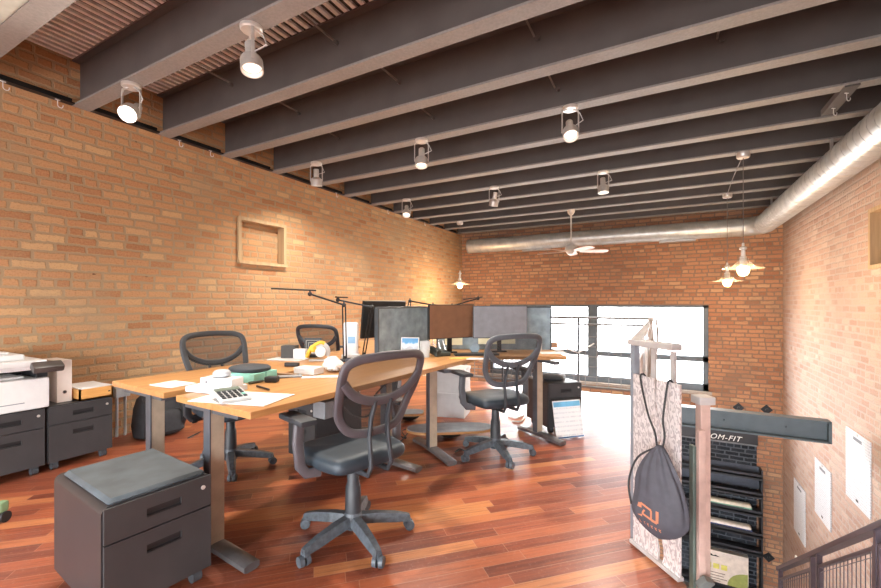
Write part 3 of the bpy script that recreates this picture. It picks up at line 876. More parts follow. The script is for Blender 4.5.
m = MB(); m.box((-4.08, 1.57, .56), (.31, .2, .006), .06); m.box((-4.07, 1.56, .566), (.29, .19, .005), -.05)
tag(m.build('paper_stack', WHITEP, smooth=False), 'loose white papers lying across the wooden tray by the wall', 'paper')
ob = empty('outlet_box', (XL+.001, 1.945, .36), 0, 'grey outlet box with two pipes down the brick by the left desk', 'outlet box')
m = MB(); m.bx(0, .06, -.055, .06, 0, .09, .006); m.build('box', mat('outlet_grey', '#b9bec4', .5), ob, smooth=False)
for y in (-.035, .03):
    m = MB(); m.cyl((.03, y, 0), (.03, y, -.36), .011, seg=10); m.build('conduit', GALV, ob)

# backpack by the wall
def blob(m, c, prof, su, sv, rot=0.0, seg=24, fold=0.0, k=7):
    for i, (rr, z) in enumerate(prof):
        pass
    rings = []
    for rr, z in prof:
        ring = []
        for i in range(seg):
            a = 2*PI*i/seg; e = rr*(1+fold*math.sin(k*a+z*9))
            x = e*su*math.copysign(abs(math.cos(a))**.75, math.cos(a)); y = e*sv*math.copysign(abs(math.sin(a))**.75, math.sin(a))
            ring.append(m.bm.verts.new((c[0]+x*math.cos(rot)-y*math.sin(rot), c[1]+x*math.sin(rot)+y*math.cos(rot), c[2]+z)))
        rings.append(ring)
    for A, B in zip(rings, rings[1:]):
        for i in range(seg): m.bm.faces.new((A[i], A[(i+1) % seg], B[(i+1) % seg], B[i]))
    m.bm.faces.new(rings[0]); m.bm.faces.new(rings[-1])
BPM = mat('backpack_nylon', '#2e2f33', .7, 0, .2, 18, .2)
bp = empty('backpack', (-4.14, 2.14, 0), 0, 'black backpack slumped on the floor against the brick wall', 'backpack')
m = MB(); blob(m, (0, 0, 0), [(.8, 0), (1, .02), (1.05, .12), (.98, .26), (.85, .35), (.6, .4), (.3, .42)], .13, .2, 0, 28, .03); m.build('bag_body', BPM, bp)
m = MB(); blob(m, (.12, .02, .03), [(.6, 0), (1, .02), (1, .14), (.85, .19), (.5, .21)], .05, .13, 0, 20, .02); m.build('front_pocket', BPM, bp)
for y in (-.14, .1):
    m = MB(); m.tube(catmull([(.02, y, .36), (.12, y*1.15, .3), (.17, y*1.35, .16), (.12, y*1.2, .03)], 5, False), .01, 8, flat=(.006, .02, (1, 0, .3))); m.build('strap', BLACK, bp)
m = MB(); m.tube(catmull([(0, -.04, .41), (0, -.03, .45), (0, .03, .45), (0, .04, .41)], 4, False), .008, 8); m.build('grab_handle', BLACK, bp)

# ------------------------------------------------------------------ things on the desks
ZT = DZT+.001
def flat(name, px, py, sx, sy, rz, m_, lab, cat, th=.002, group=None, z=ZT, bev=0):
    p = atz(px, py, z); m = MB(); m.bx(-sx/2, sx/2, -sy/2, sy/2, 0, th, bev)
    o = m.build(name, m_, None, smooth=False, loc=p, rz=rz); return tag(o, lab, cat, group)
flat('paper_sheet', 173, 384.5, .2, .15, PA+.1, WHITEP, 'white sheet lying on the near end of the left desk', 'paper', .004)
flat('paper_sheet', 243, 398, .42, .25, PA+.32, WHITEP, 'large white sheet under the calculator on the near desk', 'paper', .003)
# calculator
cp = atz(231, 399, ZT+.003); cal = empty('calculator', cp, 1.27, 'desk calculator with grey screen on the sheet at the near desk corner', 'calculator')
tilt = Euler((.18, 0, 0)).to_matrix()
cal.scale = (1.15, 1.1, 1.0)
m = MB(); m.box((0, 0, .021), (.12, .165, .016), 0, .006, None, 2, tilt); m.build('casing', mat('calc_silver', '#b9bdbf', .4), cal)
m = MB(); m.box((0, .052, .0405), (.1, .034, .003), 0, 0, None, 2, tilt); m.build('display', mat('lcd_grey', '#5d6a5c', .3), cal, smooth=False)
for i in range(5):
    for j in range(4):
        x = -.042+i*.021; y = .02-j*.024
        m = MB(); m.box((x, y, .0295+.182*y+.002), (.015, .016, .006), 0, .002, None, 1, tilt)
        m.build('key', TEAL if (i == 4 and j == 2) else mat('calc_key', '#2c3238', .4), cal, smooth=False)
def boxthing(name, px, py, s, rz, m_, lab, cat, z=ZT, bev=.003, group=None):
    p = atz(px, py, z); m = MB(); m.bx(-s[0]/2, s[0]/2, -s[1]/2, s[1]/2, 0, s[2], bev)
    o = m.build(name, m_, None, smooth=False, loc=p, rz=rz); return tag(o, lab, cat, group)
bk = boxthing('book', 217, 390.5, (.27, .15, .03), PA+.25, mat('book_white', '#dfe6ef', .6), 'thick white and pale blue book under the white carton on the near desk', 'book')
m = MB(); m.bx(-.136, -.134, -.074, .074, .004, .026); m.build('page_edge', mat('book_blue', '#8aa6cf', .6), bk, smooth=False)
wb = boxthing('carton', 222, 386.5, (.2, .085, .05), PA+.28, WHITE, 'small white product carton lying on the blue-white book', 'box', ZT+.032)
m = MB(); m.box((-.06, -.0428, .028), (.012, .001, .014)); m.build('round_mark', mat('print_grey', '#6a6a70', .5), wb, smooth=False)
m = MB(); m.box((.045, -.0428, .028), (.04, .001, .006)); m.build('print_line', mat('print_pale', '#9a9aa0', .5), wb, smooth=False)
p = wb.location+Vector((.0, .0, .051)); m = MB(); blob(m, (0, 0, 0), [(.7, 0), (1, .008), (1, .022), (.8, .034), (.4, .04)], .045, .032, .4, 18)
tag(m.build('mouse', mat('mouse_grey', '#aeb2b8', .4), None, loc=p), 'pale grey computer mouse on top of the white carton', 'mouse')
gb = boxthing('carton', 250, 379.5, (.25, .19, .055), PA+.2, TEAL, 'mint green carton under the flat black case on the near desk', 'box')
m = MB(); m.box((0, 0, .03), (.252, .012, .0555)); m.build('band', mat('mint_dark', '#6fb3a6', .5), gb, smooth=False)
m = MB(); blob(m, (0, 0, 0), [(.9, 0), (1, .006), (1, .02), (.9, .03), (.6, .036)], .12, .1, PA+.2, 28)
tag(m.build('zip_case', mat('case_black', '#2b3138', .7), None, loc=gb.location+Vector((0, 0, .056))), 'flat black zip case lying on the mint green carton', 'case')
boxthing('tape_measure', 272, 382, (.075, .05, .034), PA+.5, BLACK, 'black block-shaped tape measure right of the mint carton', 'tape measure', bev=.008)
def stick(name, a, b, r, m_, lab, cat, z=ZT):
    A, B = atz(*a, z), atz(*b, z); c = (A+B)/2; m = MB(); up = Vector((0, 0, r)); m.cyl(A-c+up, B-c+up, r, r*.8, 10)
    m.cyl(B-c+up, B-c+up+(B-A).normalized()*.012, r*.7, .001, 8)
    return tag(m.build(name, m_, None, loc=c), lab, cat)
stick('marker_pen', (249, 384.5), (263, 382), .008, mat('olive_pen', '#3e473c', .5), 'dark green marker left of the black tape measure', 'pen')
stick('marker_pen', (257, 387), (269, 390.5), .006, BLACK, 'slim black marker pointing to the camera before the tape measure', 'pen')
boxthing('phone', 290, 377, (.15, .07, .009), PA+.9, mat('phone_grey', '#8c8f92', .3), 'grey smartphone lying behind the black tape measure', 'phone')
flat('wood_ruler', 285, 374, .2, .04, PA+.25, mat('ruler_brown', '#9b7a5a', .5), 'flat brown ruler lying by the mint carton', 'ruler', .006)
boxthing('stapler', 292, 366.5, (.11, .03, .03), PA+.4, BLACK, 'small black stapler at the back of the near desk', 'stapler', bev=.006)
boxthing('carton', 309, 373.5, (.16, .11, .045), PA+.2, WHITE, 'low white carton in the middle of the near desk', 'box')
flat('paper_sheet', 288, 359.5, .3, .15, PA+.3, WHITEP, 'wide white sheets spread across the back of the near desk', 'paper', .006)
flat('paper_sheet', 323, 377, .26, .06, PA+.75, WHITEP, 'narrow white strip of paper in front of the crumpled bag', 'paper', .004)
m = MB(); V = m.grid(lambda u, v: (.075*math.sin(v*PI)*math.cos(2*PI*u)*(1+.3*math.sin(5*2*PI*u+v*17)), .06*math.sin(v*PI)*math.sin(2*PI*u)*(1+.32*math.sin(4*2*PI*u+v*15)), (.042-.042*math.cos(v*PI))*(1+.25*math.sin(3*2*PI*u+v*4))), 26, 12, True)
tag(m.build('plastic_bag', WHITEP, None, loc=atz(334, 371, ZT)), 'crumpled white plastic bag beside the lamp base on the near desk', 'bag')
# tape gun: grey frame, yellow handle and roll
tg = empty('tape_gun', atz(317, 361, ZT), T+.15, 'yellow and grey packing tape gun standing on the near desk', 'tape dispenser')
m = MB(); m.tube([(.055*math.cos(a)+.03, 0, .075+.06*math.sin(a)) for a in [i*PI/12-.6 for i in range(16)]], .01, 8, flat=(.012, .022, (0, 1, 0))); m.bx(-.06, .1, -.03, .03, 0, .012, .003); m.build('frame', mat('tape_grey', '#b5b3b0', .5), tg)
m = MB(); m.tube(catmull([(-.08, 0, .03), (-.06, 0, .08), (-.02, 0, .125), (.03, 0, .15), (.06, 0, .14)], 5, False), .017, 10, rr=None); m.sph((-.03, 0, .1), .034, (1, .6, 1)); m.build('handle', YELLOW, tg)
m = MB(); m.cyl((.03, -.024, .075), (.03, .024, .075), .042, seg=22); m.build('tape_roll', WHITEP, tg)
# white router
ro = empty('router', atz(351, 358.5, ZT), T, 'tall white router with a blue label behind the desk lamp', 'router')
m = MB(); m.prism([(-.06, -.02), (.06, -.02), (.06, .02), (-.06, .02)], 0, .31, 0); m.bm.free(); m.bm = bmesh.new()
m.box((0, 0, .155), (.125, .04, .31), 0, .018, None, 3); m.box((0, -.005, .02), (.15, .09, .04), 0, .015); m.build('shell', WHITE, ro)
m = MB(); m.bx(-.022, .04, -.0215, -.0205, .13, .19); m.build('label_sticker', mat('router_blue', '#7fa6c8', .5), ro, smooth=False)

def desk_lamp(base, joints, shade, lab, r=.008):
    """base point on the desk, joint points (world), then LED shade bar (world a,b)"""
    b = Vector(base); e = empty('desk_lamp', b, 0, lab, 'desk lamp', 'black swing-arm desk lamps')
    m = MB(); m.lathe([(0, 0), (.06, 0), (.06, .012), (.02, .02), (.014, .04), (0, .04)], seg=20); m.build('clamp_base', BLACK, e)
    J = [b+Vector((0, 0, .03))]+[Vector(j) for j in joints]
    for i, (p, q) in enumerate(zip(J, J[1:])):
        m = MB()
        for s in ((-.008, .008) if i == 0 else (0,)):
            m.cyl(p-b+Vector((s, s, 0)), q-b+Vector((s, s, 0)), r*(.7 if i == 0 else .9), seg=8)
        m.build('arm', BLACKM, e)
        m = MB(); m.sph(q-b, .018); m.cyl(q-b, q-b+Vector((0, 0, .028)), .006, seg=8); m.build('joint', BLACK, e)
    A, B = Vector(shade[0])-b, Vector(shade[1])-b
    m = MB(); m.tube([A, B], .01, 8, flat=(.006, .018, (0, 0, 1))); sh = m.build('lamp_bar', BLACKM, e)
    return e
d1 = 3.25
desk_lamp(atz(345, 361, ZT), [atd(344, 305, d1), atd(310, 294, d1-.05)], (atd(271, 288.5, d1-.15), atd(316, 290.5, d1-.02)), 'black desk lamp with upright pole reaching left past the white router')
d2 = 3.42
desk_lamp(atz(364, 357, ZT), [atd(372, 307, d2), atd(338, 300, d2)], (atd(336, 297, d2-.02), atd(347, 297.5, d2+.05)), 'black desk lamp with slanting double arm before the big dark monitor')
d3 = 4.14
desk_lamp(pod(-.11, -.33, ZT), [atd(410, 301, d3), atd(433, 305.0, 4.4)], (atd(433, 304.5, 4.4), atd(455, 307, 4.45)), 'black desk lamp poking up behind the blotchy divider')
desk_lamp(pod(-.17, .17, ZT), [atd(452, 306, 4.4), atd(478, 298.5, 4.4)], (atd(463, 299.5, 4.38), atd(482, 297, 4.4)), 'black desk lamp whose head shows above the brown monitor')

# cluttered tangle of cords at the lamp base
m = MB(); rnd = random.Random(3)
pts = []
for i in range(60):
    a = i*.9; pts.append((.05*math.cos(a)*rnd.uniform(.5, 1.2), .045*math.sin(a)*rnd.uniform(.5, 1.2), .008+.03*rnd.random()))
m.tube(catmull(pts, 3, False), .004, 5)
tag(m.build('cord_tangle', mat('cord_slate', '#3b4454', .5), None, loc=atz(352, 364, ZT+.003)), 'heap of dark cord on the desk right of the crumpled white bag', 'cord')

# monitors
def monitor(c, nrm, w, h, lab, back, scr=SCRM, zdesk=DZT, tilt=0.0, arm=True):
    c = Vector(c); rz = math.atan2(nrm[1], nrm[0])+PI/2   # local -Y is the screen side
    e = empty('monitor', (c.x, c.y, zdesk+.001), rz, lab, 'monitor', 'desk monitors')
    zc = c.z-zdesk
    R = Euler((tilt, 0, 0)).to_matrix()
    m = MB(); m.box((0, 0, zc), (w, .024, h), 0, .005, None, 2, R); m.build('housing', back, e, smooth=False)
    m = MB(); m.box(R @ Vector((0, -.0125, 0))+Vector((0, 0, zc)), (w-.012, .002, h-.014), 0, 0, None, 2, R); m.build('screen', scr, e, smooth=False)
    m = MB(); m.bx(-.02, .02, .03, .06, .01, zc+.03, .004); m.bx(-.05, .05, .012, .04, zc-.05, zc+.05); m.bx(-.07, .07, .015, .09, 0, .012, .004); m.build('stand', BLACKM, e, smooth=False)
    return e
v = (sT, -cT)
monitor(atd(500, 322, 3.98), (sT+.05, -cT), .525, .312, 'monitor with a painted grey reflection at the right on the corner desk', BLACK, SCRM)
monitor(atd(452, 321.5, 3.9), (sT+.62, -cT+.2), .50, .318, 'dark monitor with a painted brown reflection turned right beside the grey one', BLACK, SCRB)
monitor(Vector((*pod(-.31, -.36)[:2], 1.06)), (-.98, .2), .56, .36, 'large black monitor seen from behind beyond the blotchy divider', BLACK, SCRN, tilt=-.1)

# right part of the corner desk
def lean(name, px, py, d, w, h, rz, m_, lab, cat, tilt=.15):
    c = atd(px, py, d); m = MB(); m.box((0, 0, 0), (w, .003, h), 0, 0, None, 2, Euler((-tilt, 0, 0)).to_matrix())
    return tag(m.build(name, m_, None, smooth=False, loc=c, rz=rz), lab, cat)
dz = lambda h: DZT+.002+h/2
def proj_x(p): return 440.5+F*(p.x*cT+p.y*sT)/(-p.x*sT+p.y*cT)
def pincard(px, w, h, z, lab):
    best = min((pod(c30*t+.0485*s30, s30*t-.0485*c30) for t in [i*.005 for i in range(10, 240)]), key=lambda p: abs(proj_x(p)-px))
    m = MB(); m.box((0, 0, 0), (w, .003, h))
    return tag(m.build('note_card', CREAM, None, smooth=False, loc=(best.x, best.y, z), rz=PA+PI/6), lab, 'card', 'cream cards pinned to the divider under the monitors')
pincard(453.5, .18, .085, .835, 'cream card pinned to the divider under the brown monitor')
pincard(487.5, .19, .075, .84, 'wide cream card pinned to the divider under the grey monitor')
pincard(507.5, .16, .075, .845, 'cream card pinned to the divider under the right end of the grey monitor')
sp = empty('speaker', (*atd(474.5, 345, 3.92)[:2], ZT), T, 'round grey desk speaker between the cream cards', 'speaker')
m = MB(); m.cyl((0, -.02, .05), (0, .03, .05), .046, .04, 24); m.build('driver', mat('speaker_grey', '#8b9ca8', .6), sp)
m = MB(); m.bx(-.03, .03, -.03, .04, 0, .012, .004); m.cyl((0, .01, .01), (0, .01, .03), .012, seg=10); m.build('foot', BLACK, sp, smooth=False)
flat('keyboard', 473, 354.5, .4, .13, T+.1, BLACK, 'black keyboard lying before the round speaker', 'keyboard', .016)
bpy.data.objects['keyboard'].location += Vector((.04, -.02, 0))
flat('paper_sheet', 478, 358.8, .2, .1, T, WHITEP, 'white sheet on the corner desk in front of the keyboard', 'paper', .003)
flat('note_pad', 459, 358.5, .16, .06, T+.2, mat('pad_yellow', '#e7c46c', .6), 'yellow note pad at the front of the corner desk', 'note pad', .006)
ph = empty('desk_phone', atz(440, 355.5, ZT), T+.5, 'dark desk phone with a wire stand by the tumbler', 'phone')
m = MB(); m.box((0, 0, .025), (.15, .14, .035), 0, .01, None, 2, Euler((.15, 0, 0)).to_matrix()); m.build('base', mat('phone_slate', '#39423f', .5), ph)
m = MB(); m.box((-.05, 0, .055), (.045, .17, .03), 0, .012, None, 2, Euler((.15, 0, 0)).to_matrix()); m.build('handset', mat('phone_slate2', '#2c3331', .5), ph)
m = MB()
for x in (-.05, .0, .05): m.tube([(x, .05, .03), (x+.02, .08, .13), (x+.04, .05, .03)], .004, 6)
m.build('wire_stand', CHROME, ph)
gl = MB(); gl.lathe([(0, 0), (.04, 0), (.048, .14), (.044, .14), (.037, .008), (0, .008)], seg=24)
tag(gl.build('tumbler', TUMB, None, loc=atz(425, 357, ZT)), 'tall clear glass tumbler by the photo frame on the near desk', 'glass')
pf = empty('photo_frame', atz(410, 355.5, ZT), T-.1, 'small standing photo print with blue sky beside the tumbler', 'photo frame')
tl = Euler((-.2, 0, 0)).to_matrix()
pf.scale = (1.3, 1.3, 1.4)
m = MB(); m.box((0, 0, .06), (.125, .006, .115), 0, 0, None, 2, tl); m.build('frame', WHITE, pf, smooth=False)
k = NT('sky_photo'); x, y, z = k.sep(k.coords('Generated'))
nn = k.noise(k.coords(), 26.0, 4)
k.link(k.ramp(k.math('ADD', z, k.math('MULTIPLY_ADD', nn, .6, -.3)), [(0, lin('#b99a86')), (.4, lin('#a9b7c4')), (.55, lin('#e9eff4')), (.75, lin('#5a9ccb')), (1, lin('#4a86bd'))]), k.b.inputs['Base Color'])
m = MB(); m.box(tl @ Vector((0, -.0035, 0))+Vector((0, 0, .06)), (.112, .001, .102), 0, 0, None, 2, tl); m.build('print', k.m, pf, smooth=False)
m = MB(); m.box((0, .03, .045), (.03, .004, .1), 0, 0, None, 2, Euler((.35, 0, 0)).to_matrix()); m.build('strut', BLACK, pf, smooth=False)
bt = empty('bottle', (*atd(539.5, 348, 4.15)[:2], ZT), 0, 'slim white bottle standing at the right end of the corner desk', 'bottle')
m = MB(); m.lathe([(0, 0), (.022, 0), (.024, .01), (.024, .075), (.012, .09), (.012, .1), (0, .1)], seg=18); m.build('flask', WHITE, bt)
m = MB(); m.lathe([(0, .1), (.014, .1), (.014, .125), (0, .125)], seg=14); m.build('cap', BLACK, bt)
flat('paper_sheet', 553, 353, .25, .17, T, WHITEP, 'white sheet on the right tip of the corner desk', 'paper', .003)
boxthing('wood_block', 552, 347.6, (.1, .06, .055), T, mat('block_wood', '#c39a78', .6), 'small brown wooden block at the rear tip of the corner desk', 'block', bev=.004)
# slim white LED lamp arm over the desk tip
wl = empty('led_lamp', (*atd(559, 353.5, 4.1)[:2], ZT), 0, 'slim white lamp bar slanting up beyond the right desk tip', 'desk lamp')
m = MB(); m.lathe([(0, 0), (.045, 0), (.045, .012), (0, .014)], seg=20); m.build('base', WHITE, wl)
m = MB(); A = atd(578, 353, 4.3)-wl.location; B = atd(594, 343.5, 4.3)-wl.location; m.tube([(0, 0, .012), (0, 0, .05), A], .006, 8); m.build('stem', WHITE, wl)
m = MB(); m.tube([A, B], .008, 8, flat=(.006, .014, (0, 0, 1))); m.build('lamp_bar', WHITE, wl)

# things by the far left corner desk
boxthing('carton', 290, 358, (.12, .1, .11), T, mat('dark_carton', '#3a3633', .6), 'dark box standing left of the far chair on the left desk', 'box')
boxthing('carton', 300.5, 359, (.1, .07, .085), T, WHITE, 'small white box beside the dark box near the far chair', 'box')
sq = empty('picture_panel', (*atd(313, 345, 3.6)[:2], ZT), T, 'dark panel with nested square outlines before the far left chair', 'panel')
m = MB(); m.bx(-.075, .075, 0, .02, 0, .17); m.build('board', BLACK, sq, smooth=False)
for i in range(3):
    a = .062-i*.02; m = MB(); c = .09
    for (x0, x1, z0, z1) in ((-a, a, c+a-.006, c+a), (-a, a, c-a, c-a+.006), (-a, -a+.006, c-a, c+a), (a-.006, a, c-a, c+a)): m.bx(x0, x1, -.002, 0, z0, z1)
    m.build('square_outline', mat('outline_grey', '#7c7870', .5), sq, smooth=False)

# ------------------------------------------------------------------ under the desks
def crate(name, x, y, rz, s, m_, lab, z=0.0):
    e = empty(name, (x, y, z), rz, lab, 'storage box', 'pale storage boxes beyond the corner desk')
    m = MB(); m.bx(0, s[0], 0, s[1], 0, s[2]-.035, .004); m.build('box', m_, e, smooth=False)
    m = MB(); m.bx(-.006, s[0]+.006, -.006, s[1]+.006, s[2]-.035, s[2], .004); m.build('lid', m_, e, smooth=False)
    return e
bl = atz(428, 416, 0); brr = atz(465, 419, 0)
rzb = math.atan2(brr.y-bl.y, brr.x-bl.x)
crate('storage_box', bl.x, bl.y, rzb, (.4, .3, .26), LGREY, 'lower pale grey storage box under the corner desk')
crate('storage_box', bl.x, bl.y, rzb, (.4, .3, .26), LGREY, 'upper pale grey storage box stacked under the corner desk', .2605)
def balance(px, py, a, b, rz, lab):
    e = empty('balance_board', atz(px, py, 0), rz, lab, 'balance board', 'low balance boards on the floor')
    out = [(a*math.copysign(abs(math.cos(q))**.6, math.cos(q)), b*math.copysign(abs(math.sin(q))**.8, math.sin(q))) for q in [2*PI*i/40 for i in range(40)]]
    m = MB(); m.prism(out, .065, .085, .003); m.build('wood_deck', wood('ply_edge', '#a8754a', '#c4925e', 0), e, smooth=False)
    m = MB(); m.prism([(x*.97, y*.97) for x, y in out], .0855, .092); m.build('grip_mat', mat('grip_grey', '#8f979f', .8), e, smooth=False)
    m = MB(); m.lathe([(0, 0), (.03, .0), (.1, .03), (.13, .065), (0, .066)], seg=24); m.build('dome', BLACK, e)
    return e
balance(450, 437, .4, .14, T+.1, 'long grey-topped balance board on the floor before the storage boxes')
balance(409, 420, .16, .1, T, 'smaller grey balance board on the floor behind the desk leg')
pt = empty('computer_tower', (-2.72, 3.86, 0), T, 'black computer tower on the floor behind the desk legs', 'computer')
m = MB(); m.bx(-.09, .09, -.2, .2, .012, .42, .006); m.build('case', BLACK, pt, smooth=False)
m = MB(); m.bx(-.085, .085, -.208, -.2, .02, .41, .003); m.build('front_panel', SCRN, pt, smooth=False)
m = MB(); [m.cyl((x, y, 0), (x, y, .014), .015, seg=10) for x in (-.06, .06) for y in (-.15, .15)]; m.build('feet', RUB, pt)
# cable box under the near desk
e = empty('cable_box', pod(.47, -1.83, DZT-TT-.165), PA, 'grey metal box fixed under the near desk by the front chair', 'box')
m = MB(); m.bx(-.05, .05, -.07, .07, 0, .1, .006); m.build('housing', mat('box_grey', '#85888d', .45, .3), e, smooth=False)
m = MB(); m.bx(-.02, .02, -.02, .02, .12, .165); m.build('bracket', BLACKM, e, smooth=False)
# power cables
def cable(pts, lab, r=.006, m_=BLACK):
    m = MB(); m.tube(catmull([Vector(p) for p in pts], 6, False), r, 6); return tag(m.build('power_cable', m_), lab, 'cable')
f = lambda px, py, h=.008: atz(px, py, h)
cable([pod(.47, -1.72, .6), pod(.45, -1.6, .5), pod(.5, -1.5, .48), pod(.43, -1.35, .58), pod(.42, -1.2, .64)], 'black cable looping under the near desk top')
cable([f(400, 436), f(406, 438), f(402, 431), f(409, 429), f(407, 434), f(401, 441)], 'black cable coiled on the floor by the middle desk leg')
cable([f(455, 452), f(460, 449), f(466, 451), f(470, 448)], 'short black cable on the floor by the long balance board')
cable([f(508, 416), f(516, 418), f(525, 415), f(521, 421), f(512, 421)], 'white cable on the floor behind the right chair', .007, WHITE)
cable([f(188, 438), f(196, 434), f(205, 430), (-3.2, 2.05, .2), (-3.15, 2.0, .38)], 'thin black cable with a plug hanging by the left chair')

# things on the right pedestal, leaning calendar
pc = p4.matrix_basis @ Vector((-.2, .16, .471))
m = MB(); blob(m, (0, 0, 0), [(.9, 0), (1, .012), (.9, .03), (.5, .05)], .11, .08, .5, 18, .12, 5)
tag(m.build('cap', mat('cap_black', '#33363a', .7), None, loc=pc), 'crumpled dark cloth cap on the right drawer pedestal', 'cap')
pc2 = p4.matrix_basis @ Vector((-.33, .28, .471))
m = MB(); m.bx(-.09, .09, -.05, .05, 0, .02, .003); tag(m.build('book', mat('grey_book', '#9a9fa6', .6), None, smooth=False, loc=pc2, rz=.4), 'grey notebook at the back of the right drawer pedestal', 'book')
A = atz(554, 440, .004)+Vector((.015, .03, 0)); B = atz(582, 437, .004)+Vector((.015, .03, 0))
dv = (B-A); wd = dv.length; rzc = math.atan2(dv.y, dv.x)
ce = empty('wall_calendar', (A+B)/2, rzc, 'white wall calendar with a blue header leaning on the right pedestal', 'calendar')
tl = Euler((-.22, 0, 0)).to_matrix(); hh = .33
m = MB(); m.box(tl @ Vector((0, 0, hh/2)), (wd, .005, hh), 0, 0, None, 2, tl)
pm = printed('calendar_page', '#e4e4e4', '#b9bfc6', 26, 2, .02); m.build('page', pm, ce, smooth=False)
m = MB(); m.box(tl @ Vector((0, -.0035, hh*.9)), (wd*.96, .002, .045), 0, 0, None, 2, tl); m.build('header', BLUE, ce, smooth=False)
m = MB(); m.box(tl @ Vector((0, -.0035, .008)), (wd*.96, .002, .01), 0, 0, None, 2, tl); m.build('footer', mat('deep_blue', '#3f6fa8', .5), ce, smooth=False)

# green and black caster wheel at the left edge
gp = atz(1, 522, 0); e = empty('floor_roller', gp, T, 'green and black roller at the left edge of the floor', 'roller')
m = MB(); m.cyl((-.03, 0, .03), (.03, 0, .03), .03, seg=18); m.build('wheel', BLACK, e)
m = MB(); m.box((0, 0, .085), (.045, .05, .06), 0, .012); m.build('green_block', mat('leaf_green', '#7d9c76', .6), e)

# ------------------------------------------------------------------ railings
YE = 5.93
ra = empty('mesh_railing', (-1.05, YE, 0), 0, 'wire mesh railing along the mezzanine edge before the window', 'railing')
XA, XB = -4.36-(-1.05), HX-(-1.05)
for x in (XA, -2.2, -1.1, 0, XB):
    m = MB(); m.box((x, 0, .51), (.026, .026, 1.02)); m.build('post', mat('rail_steel', '#5b6066', .45, .4), ra, smooth=False)
for z in (1.02, .93, .08):
    m = MB(); m.cyl((XA, 0, z), (XB, 0, z), .019 if z > 1 else .015, seg=10); m.build('rail', mat('rail_steel_pale', '#7d8185', .5, .2), ra)
m = MB()
x = XA+.1
while x < XB: m.cyl((x, 0, .08), (x, 0, .93), .005, seg=5); x += .15
for i in range(1, 6): m.cyl((XA, 0, .08+i*.1065), (XB, 0, .08+i*.142), .005, seg=5)
m.build('wire_mesh', mat('rail_wire', '#85898d', .5, .2), ra)

# sculpted guard at the stair opening
P0 = Vector((HX, 2.321, 0)); P1 = Vector((.08, 2.081, 0)); gd = (P1-P0).normalized(); gn = Vector((gd.y, -gd.x, 0))   # gn faces the camera side
if gn.dot(Vector((-1, -1, 0))) < 0: gn = -gn
GL = (P1-P0).length
ga = math.atan2(gd.y, gd.x)
g = empty('stair_guardrail', P0, ga, 'brushed metal guardrail with engraved panels round the stair opening', 'guardrail')
# local x along the panel (towards the camera), local y = away from camera side? compute
Ri = Matrix.Rotation(-ga, 4, 'Z')
def gl_(p): return Ri @ (Vector(p)-P0)
for x, mm in ((.0, POSTB),):
    m = MB(); m.box((x, 0, .505), (.032, .032, 1.01), 0, .003); m.build('post', mm, g, smooth=False)
for x in (.115, .235):
    m = MB(); m.box((x, .015, .5), (.024, .014, 1.0)); m.build('post', RAILW, g, smooth=False)
m = MB(); m.box((GL/2-.035, 0, 1.022), (GL-.03, .06, .03), 0, .004); m.build('top_rail', RAILW, g, smooth=False)
q0, q1 = gl_((HX, 2.321, 1.022)), gl_((HX, 5.9, 1.022))
m = MB(); m.tube([q0, q1], .02, 4, flat=(.013, .03, (0, 0, 1))); m.build('top_rail', RAILW, g, smooth=False)
for yy in (3.1, 4.0, 4.9, 5.85):
    q = gl_((HX, yy, 0)); m = MB(); m.box((q.x, q.y, .505), (.03, .03, 1.01), -ga); m.build('post', RAILW, g, smooth=False)
# engraved plates: two halves with a winding slit between them
def plate(x0, x1, z0, z1, yy, xf, slit=.02):
    sl = lambda z: (x0+x1)/2+.005+.022*math.sin(z*11+.6)+.012*math.sin(z*23)
    n = 24; zz = [z0+(z1-z0)*i/n for i in range(n+1)]
    L = [(x0, z0)]+[(sl(z)-slit*(.6+.4*math.sin(z*7)), z) for z in zz]+[(x0, z1)]
    Rr = [(x1, z0), (x1, z1)]+[(sl(z)+slit*(.6+.4*math.sin(z*7)), z) for z in zz[::-1]]
    for poly in (L, Rr):
        m = MB(); m.prism(poly, yy-.004, yy+.004, 0, xf); m.build('engraved_plate', ALU, g, smooth=False)
XZ = Matrix(((1, 0, 0, 0), (0, 0, 1, 0), (0, 1, 0, 0), (0, 0, 0, 1)))   # (x,y,z)->(x,z,y)
sgn = (Ri.to_3x3() @ gn).y
sy = 1 if sgn > 0 else -1
plate(.02, GL-.005, .03, .865, sy*.022, XZ)
m = MB(); m.box((GL/2, sy*.022, .022), (GL-.01, .03, .016)); m.build('bottom_flange', RAILW, g, smooth=False)
# plates on the run along the opening (seen end-on behind)
ang2 = math.atan2((q1-q0).y, (q1-q0).x)
M2 = Matrix.Translation((0, 0, 0)) @ Matrix.Rotation(ang2, 4, 'Z') @ XZ
for a, b in ((.06, .75), (.82, 1.65), (1.72, 2.55)):
    m = MB(); m.prism([(a, .05), (b, .05), (b, .88), (a, .88)], -.004, .004, 0, M2); m.build('engraved_plate', ALU, g, smooth=False)
# twisted metal branches rising through the guard
rb = random.Random(11)
for i in range(5):
    q = gl_((HX+.03+rb.uniform(-.03, .05), 3.3+i*.16, 0)); pts = []
    for j in range(9):
        z = .1+j*.125; pts.append((q.x+.022*math.sin(j*1.3+i*2), q.y+.02*math.cos(j*1.7+i), z))
    m = MB(); m.tube(catmull(pts, 3, False), .008, 6, rr=None); m.build('branch', mat('branch_metal', '#a99c92', .4, .5), g)

